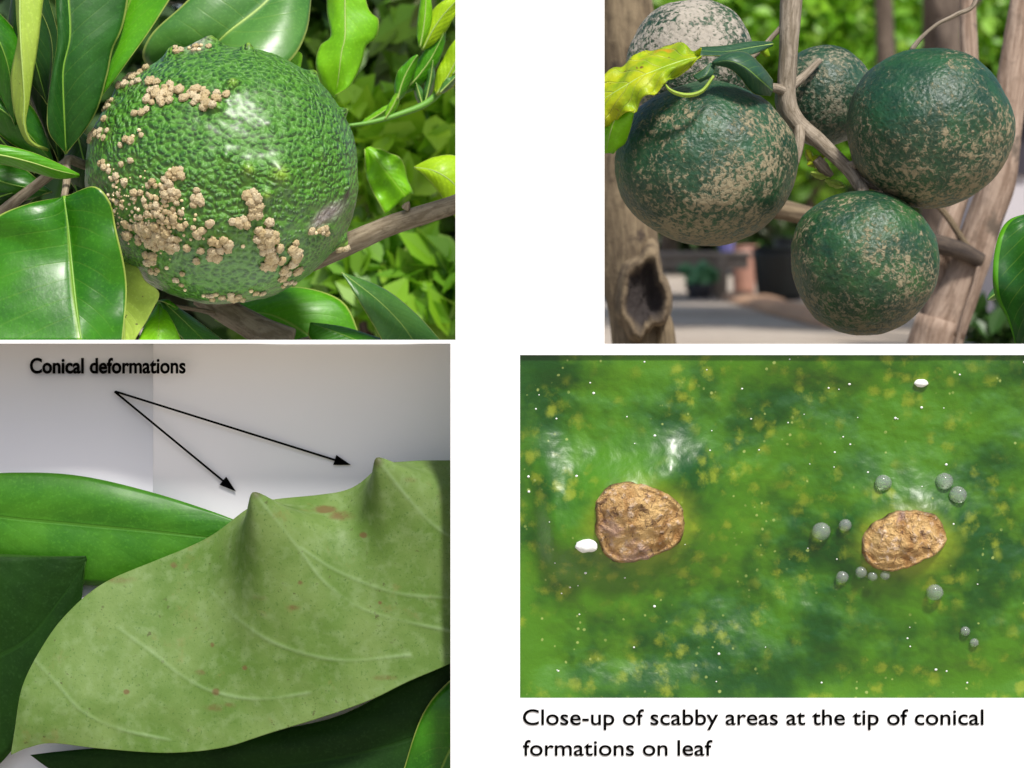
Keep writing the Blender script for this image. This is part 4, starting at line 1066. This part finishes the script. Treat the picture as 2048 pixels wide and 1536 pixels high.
# dark leaves round it
sk = empty('citrus_shoot', P(-120, 1700, .3), 'dark green leaves surrounding the pale coned leaf', 'shoot')
tube('stem', [P(-230, 1640, .19), P(-225, 1300, .19), P(-220, 1000, .19), P(-215, 900, .19)], [.014, .012, .010, .006], M['greenstem'], sk, n=20, seg=8)
leaf(sk, [(-220, 1010, 0.1832), (-60, 955, 0.1863), (60, 946, 0.1863), (170, 954, 0.1863), (300, 984, 0.1863), (420, 1022, 0.1863), (520, 1060, 0.1832)],
     [(-220, 1040, 0.177), (-60, 1030, 0.1739), (60, 1040, 0.1708), (170, 1050, 0.1708), (300, 1062, 0.1708), (420, 1075, 0.1739), (520, 1085, 0.1801)],
     [(-220, 1090, 0.1832), (-60, 1125, 0.1832), (60, 1150, 0.1801), (170, 1170, 0.1801), (300, 1170, 0.1801), (420, 1150, 0.1801), (520, 1110, 0.1832)],
     M['leaf_plain'], n=40, m=9, belly=.014, wave=.008, seed=70, label='broad green leaf behind the pale coned leaf')
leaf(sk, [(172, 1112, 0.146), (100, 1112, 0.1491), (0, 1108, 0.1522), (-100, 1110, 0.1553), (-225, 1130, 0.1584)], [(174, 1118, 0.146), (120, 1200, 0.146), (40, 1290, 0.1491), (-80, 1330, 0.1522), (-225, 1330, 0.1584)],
     [(172, 1124, 0.146), (150, 1260, 0.1553), (70, 1430, 0.1584), (-40, 1560, 0.1615), (-225, 1600, 0.1646)], M['leaf_shade'], n=36, m=9, belly=.012, wave=.012, seed=71, label='very dark leaf with painted-in shade')
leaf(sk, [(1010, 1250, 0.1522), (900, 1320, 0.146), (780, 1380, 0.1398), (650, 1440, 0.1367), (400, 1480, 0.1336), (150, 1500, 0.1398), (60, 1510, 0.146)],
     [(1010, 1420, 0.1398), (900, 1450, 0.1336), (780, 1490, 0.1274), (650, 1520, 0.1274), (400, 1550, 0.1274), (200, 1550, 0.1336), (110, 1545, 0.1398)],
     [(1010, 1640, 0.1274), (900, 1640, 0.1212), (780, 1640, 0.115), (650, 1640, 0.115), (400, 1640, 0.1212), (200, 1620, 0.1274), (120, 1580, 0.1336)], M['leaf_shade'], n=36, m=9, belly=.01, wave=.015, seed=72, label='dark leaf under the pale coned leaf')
leaf(sk, [(1010, 1290, 0.115), (930, 1335, 0.115), (850, 1420, 0.115), (800, 1560, 0.115)], [(1010, 1400, 0.1026), (950, 1440, 0.1026), (900, 1500, 0.1026), (860, 1600, 0.1026)], [(1010, 1600, 0.0964), (970, 1600, 0.0964), (940, 1620, 0.0964), (900, 1640, 0.0964)],
     M['leaf_dark'], n=24, m=7, belly=.008, wave=.01, seed=73)

# ------------------------------------------------------------------ window 4: close view of a leaf face with two scabs
fl = empty('scabbed_leaf', P(1640, 1400, .05), 'broad glossy deep green leaf face with yellow flecks and two tan scabs', 'leaf')
GX, GY = 330, 220
X4 = np.linspace(1015, 2240, GX); Y4 = np.linspace(700, 1410, GY)
XX, YY = np.meshgrid(X4, Y4); XX, YY = XX.ravel(), YY.ravel()
def gau(cx, cy, sx, sy, ang=0):
    ca, sa_ = math.cos(ang), math.sin(ang); dx, dy = XX - cx, YY - cy
    a, b = (dx * ca + dy * sa_) / sx, (-dx * sa_ + dy * ca) / sy
    return np.exp(-(a * a + b * b))
H4 = .080 * gau(1275, 1045, 150, 125) + .060 * gau(1808, 1078, 140, 105) + .046 * gau(1120, 1075, 70, 75) + .030 * gau(1215, 985, 70, 55) + .026 * gau(1085, 960, 45, 70) + .030 * gau(1345, 945, 70, 50, -.3) + .02 * gau(1440, 860, 260, 130, .3) \
   + .018 * gau(1960, 900, 160, 200) + .02 * gau(1750, 1290, 420, 110, -.12) - .03 * gau(1400, 1190, 150, 110) - .02 * gau(1560, 960, 130, 200) + .012 * gau(1960, 1230, 120, 120) + .014 * np.exp(-((YY - 700) / 60) ** 2)
H4 += np.array([.007 * noise.noise(Vector((a * .008, b * .011, 1))) + .0028 * noise.noise(Vector((a * .028, b * .03, 4))) + .0008 * noise.noise(Vector((a * .09, b * .09, 9))) for a, b in zip(XX, YY)])
def smooth01(t): t = np.clip(t, 0, 1); return t * t * (3 - 2 * t)
tap = smooth01((XX - 1038) / 75) * smooth01((YY - 706) / 80) * smooth01((1402 - YY) / 80) * smooth01((2230 - XX) / 90)
H4 = H4 * tap + .0165 * (1 - tap)
def leaf4_pt(x, y, h):
    return P(x, y, 0) + Vector((0, .024 - h, 0))
V4 = [leaf4_pt(a, b, h_) for a, b, h_ in zip(XX, YY, H4)]
F4 = [(j * GX + i, (j + 1) * GX + i, (j + 1) * GX + i + 1, j * GX + i + 1) for j in range(GY - 1) for i in range(GX - 1)]
halo = np.maximum(gau(1280, 1045, 125, 100), gau(1812, 1080, 115, 85))
k = NT('flecked_leaf')
ha = k.n('ShaderNodeAttribute', attribute_name='halo')
c = k.mix(k.step(k.noise(4.5, 4, .6), .40, .62), (.004, .058, .001), (.055, .18, .002))
c = k.mix(k.math('MULTIPLY', k.step(k.noise(14, 4), .5, .72), .45), c, (.085, .22, .003))
v1 = k.n('ShaderNodeTexVoronoi', feature='F1'); v1.inputs['Scale'].default_value = 26; k.l(k.obj(), v1.inputs['Vector'])
nzv = k.math('ADD', v1.outputs['Distance'], k.math('MULTIPLY', k.math('SUBTRACT', k.noise(36, 4, .65), .5), 1.5))
fl1 = k.math('MULTIPLY', k.step(nzv, .50, -.02), k.step(k.noise(8, 3), .40, .60))
c = k.mix(k.math('MULTIPLY', fl1, .62), c, (.27, .33, .02))
v2 = k.n('ShaderNodeTexVoronoi', feature='F1'); v2.inputs['Scale'].default_value = 46; k.l(k.obj(), v2.inputs['Vector'])
fl2 = k.math('MULTIPLY', k.step(k.math('ADD', v2.outputs['Distance'], k.math('MULTIPLY', k.noise(90, 2), .25)), .30, .2), k.step(k.noise(11, 3), .5, .62))
c = k.mix(k.math('MULTIPLY', fl2, .7), c, (.36, .44, .12))
c = k.mix(k.math('MULTIPLY', k.step(k.math('ADD', ha.outputs['Fac'], k.math('MULTIPLY', k.noise(18, 3), .35)), .45, .95), .8), c, (.22, .31, .012))
hb = k.math('ADD', k.math('MULTIPLY', k.noise(34, 4), .6), k.math('MULTIPLY', k.noise(120, 3), .35))
M['flecked'] = k.pbr(c, k.math('ADD', k.math('MULTIPLY', k.noise(25, 4), .25), .28), k.bump(hb, .25, .010), .35, .45, .27)
mesh_obj('blade', V4, F4, M['flecked'], fl, attrs={'halo': halo})
bvh4 = BVHTree.FromPolygons(V4, F4)
k = NT('scab_crust')
da = k.n('ShaderNodeAttribute', attribute_name='rimdark')
n1 = k.noise(16, 5, .65, None, 1.2); n2 = k.noise(55, 5, .65)
c = k.mix(k.step(n1, .32, .66), (.34, .165, .045), (.68, .45, .18))
c = k.mix(k.math('MULTIPLY', k.step(n2, .52, .68), .7), c, (.76, .60, .46))
c = k.mix(k.math('MULTIPLY', k.step(k.noise(30, 5, .7, None, 1.5), .55, .64), .85), c, (.10, .045, .02))
c = k.mix(k.math('MULTIPLY', k.step(k.noise(12, 4), .56, .66), .6), c, (.42, .27, .24))
c = k.mix(da.outputs['Fac'], c, (.045, .018, .008))
M['scab'] = k.pbr(c, .5, k.bump(k.math('ADD', n1, k.math('MULTIPLY', n2, .9)), 1.0, .022), .4, .1, .3)
def scab(cx, cy, outline, seed, hgt):
    ns, nr = 96, 34
    verts, faces, dark = [], [], []
    loc0, _ = shoot(bvh4, cx, cy)
    verts.append(None); dark.append(0)
    def surf(x, y):
        l_, _n = shoot(bvh4, x, y); return l_
    def crust(x, y, r):
        q = Vector((x * .022, y * .03, seed)); q2 = Vector((x * .06, y * .075, seed + 3))
        ridge = 1 - abs(noise.noise(q)) * 2
        return hgt * ((1 - r ** 4) * .5 + .30 * ridge * (1 - r ** 6) + .22 * noise.noise(q2) * (1 - r ** 8) + .30 * math.exp(-((r - .92) / .05) ** 2))
    verts[0] = surf(cx, cy) + Vector((0, -crust(cx, cy, 0), 0))
    for j in range(1, nr + 1):
        r = j / nr
        for i in range(ns):
            th = 2 * math.pi * i / ns
            rr = np.interp(th, np.linspace(0, 2 * math.pi, len(outline) + 1), outline + [outline[0]])
            rr *= 1 + .06 * noise.noise(Vector((math.cos(th) * 3, math.sin(th) * 3, seed))) + .025 * noise.noise(Vector((math.cos(th) * 11, math.sin(th) * 11, seed)))
            x, y = cx + math.cos(th) * rr * r, cy + math.sin(th) * rr * r
            p_ = surf(x, y)
            verts.append(p_ + Vector((0, -crust(x, y, r) + (.006 if j == nr else 0), 0)))
            low = .5 + .5 * math.sin(th)
            dark.append(min(1, max(0, (r - .93 + .06 * noise.noise(Vector((x * .05, y * .05, seed)))) * 12)))
    for i in range(ns): faces.append((0, 1 + (i + 1) % ns, 1 + i))
    for j in range(1, nr):
        for i in range(ns):
            a = 1 + (j - 1) * ns + i; b = 1 + (j - 1) * ns + (i + 1) % ns
            faces.append((a, b, b + ns, a + ns))
    return mesh_obj('scab', verts, faces, M['scab'], fl, attrs={'rimdark': dark})
scab(1277, 1046, [94, 92, 82, 76, 78, 88, 92, 90, 88, 92, 98, 92, 78, 76, 82, 90], 1.3, .021)['label'] = 'larger flaky tan scab'
scab(1806, 1078, [90, 74, 60, 58, 60, 70, 82, 86, 84, 72, 60, 58, 58, 64, 76, 86], 6.1, .020)['label'] = 'smaller smooth brown scab'
# white grain beside the larger scab
k = NT('white_grain'); M['grain'] = k.pbr(k.mix(k.noise(60, 3), (.72, .74, .70), (.86, .87, .84)), .55, k.bump(k.noise(90, 3), .4, .004), .4)
def blob(name, px, py, rx, ry, dep, mat, seed, label, cat, group=None, sink=.3):
    loc, nor = shoot(bvh4, px, py)
    bm = bmesh.new(); bmesh.ops.create_icosphere(bm, subdivisions=3, radius=1)
    vv = []
    for v_ in bm.verts:
        q = v_.co; r = 1 + (.16 * noise.noise(q * 1.8 + Vector((seed, 0, 0))) if name != 'water_drop' else .04 * noise.noise(q + Vector((seed, 0, 0))))
        vv.append(loc + Vector((q.x * rx * r * 1e-3, q.y * dep * r * 1e-3 - dep * (1 - sink * 1.6) * 1e-3, q.z * ry * r * 1e-3)))
    o = mesh_obj(name, vv, [[v_.index for v_ in f_.verts] for f_ in bm.faces], mat, None, origin=loc); bm.free()
    return tag(o, label, cat, group)
blob('white_grain', 1172, 1091, 23, 13, 11, M['grain'], 3, 'oblong white grain stuck beside the larger tan scab', 'grain')
blob('white_grain', 1842, 766, 14, 8, 7, M['grain'], 5, 'small flat white flake on the leaf above the smaller scab', 'grain')
k = NT('water')
b_ = k.n('ShaderNodeBsdfPrincipled'); b_.inputs['Base Color'].default_value = (.93, .97, .95, 1); b_.inputs['Roughness'].default_value = .03
b_.inputs['Transmission Weight'].default_value = .86; b_.inputs['IOR'].default_value = 1.33; b_.inputs['Specular IOR Level'].default_value = .8
k.l(b_.outputs[0], k.out.inputs[0]); M['water'] = k.m
BEADS = ['single clear water bead above the pointed top of the smaller scab', 'upper bead of the touching pair above the smaller scab', 'lower bead of the touching pair above the smaller scab',
         'single water bead below the smaller scab towards the leaf edge', 'largest water bead beside the smaller scab, facing the larger scab', 'bead between the largest bead and the smaller scab'] + \
        ['tiny water bead in the row directly under the smaller scab'] * 3 + ['larger bead starting the row under the smaller scab', 'upper of two tiny beads far below the smaller scab', 'lower of two tiny beads far below the smaller scab']
for i, (x, y, r) in enumerate([(1766, 965, 17), (1888, 962, 18), (1915, 989, 18), (1869, 1184, 17), (1642, 1062, 19), (1690, 1050, 13), (1722, 1144, 12), (1745, 1152, 10), (1770, 1150, 10), (1684, 1154, 13), (1930, 1262, 10), (1948, 1285, 9)]):
    blob('water_drop', x, y, r, r * .95, r * .8, M['water'], i, BEADS[i], 'drop', 'water beads on the flecked leaf', .42)
# tiny pale specks lying on the leaf
sv, sf = [], []
for q in range(80):
    x, y = random.uniform(1045, 2130), random.uniform(715, 1392)
    if math.hypot((x - 1277) / 105, (y - 1046) / 92) < 1 or math.hypot((x - 1806) / 98, (y - 1078) / 70) < 1: continue
    loc, nor = shoot(bvh4, x, y); r = random.choice([1.2, 1.4, 1.7, 2.0, 2.8]) * 1e-3; b0_ = len(sv)
    sv += [loc + Vector((c_.x * r * 1.2, c_.y * r * .6, c_.z * r)) for c_ in ico_v]; sf += [[b0_ + i for i in f_] for f_ in ico_f]
tag(mesh_obj('pale_specks', sv, sf, M['grain'], fl), kind='stuff')
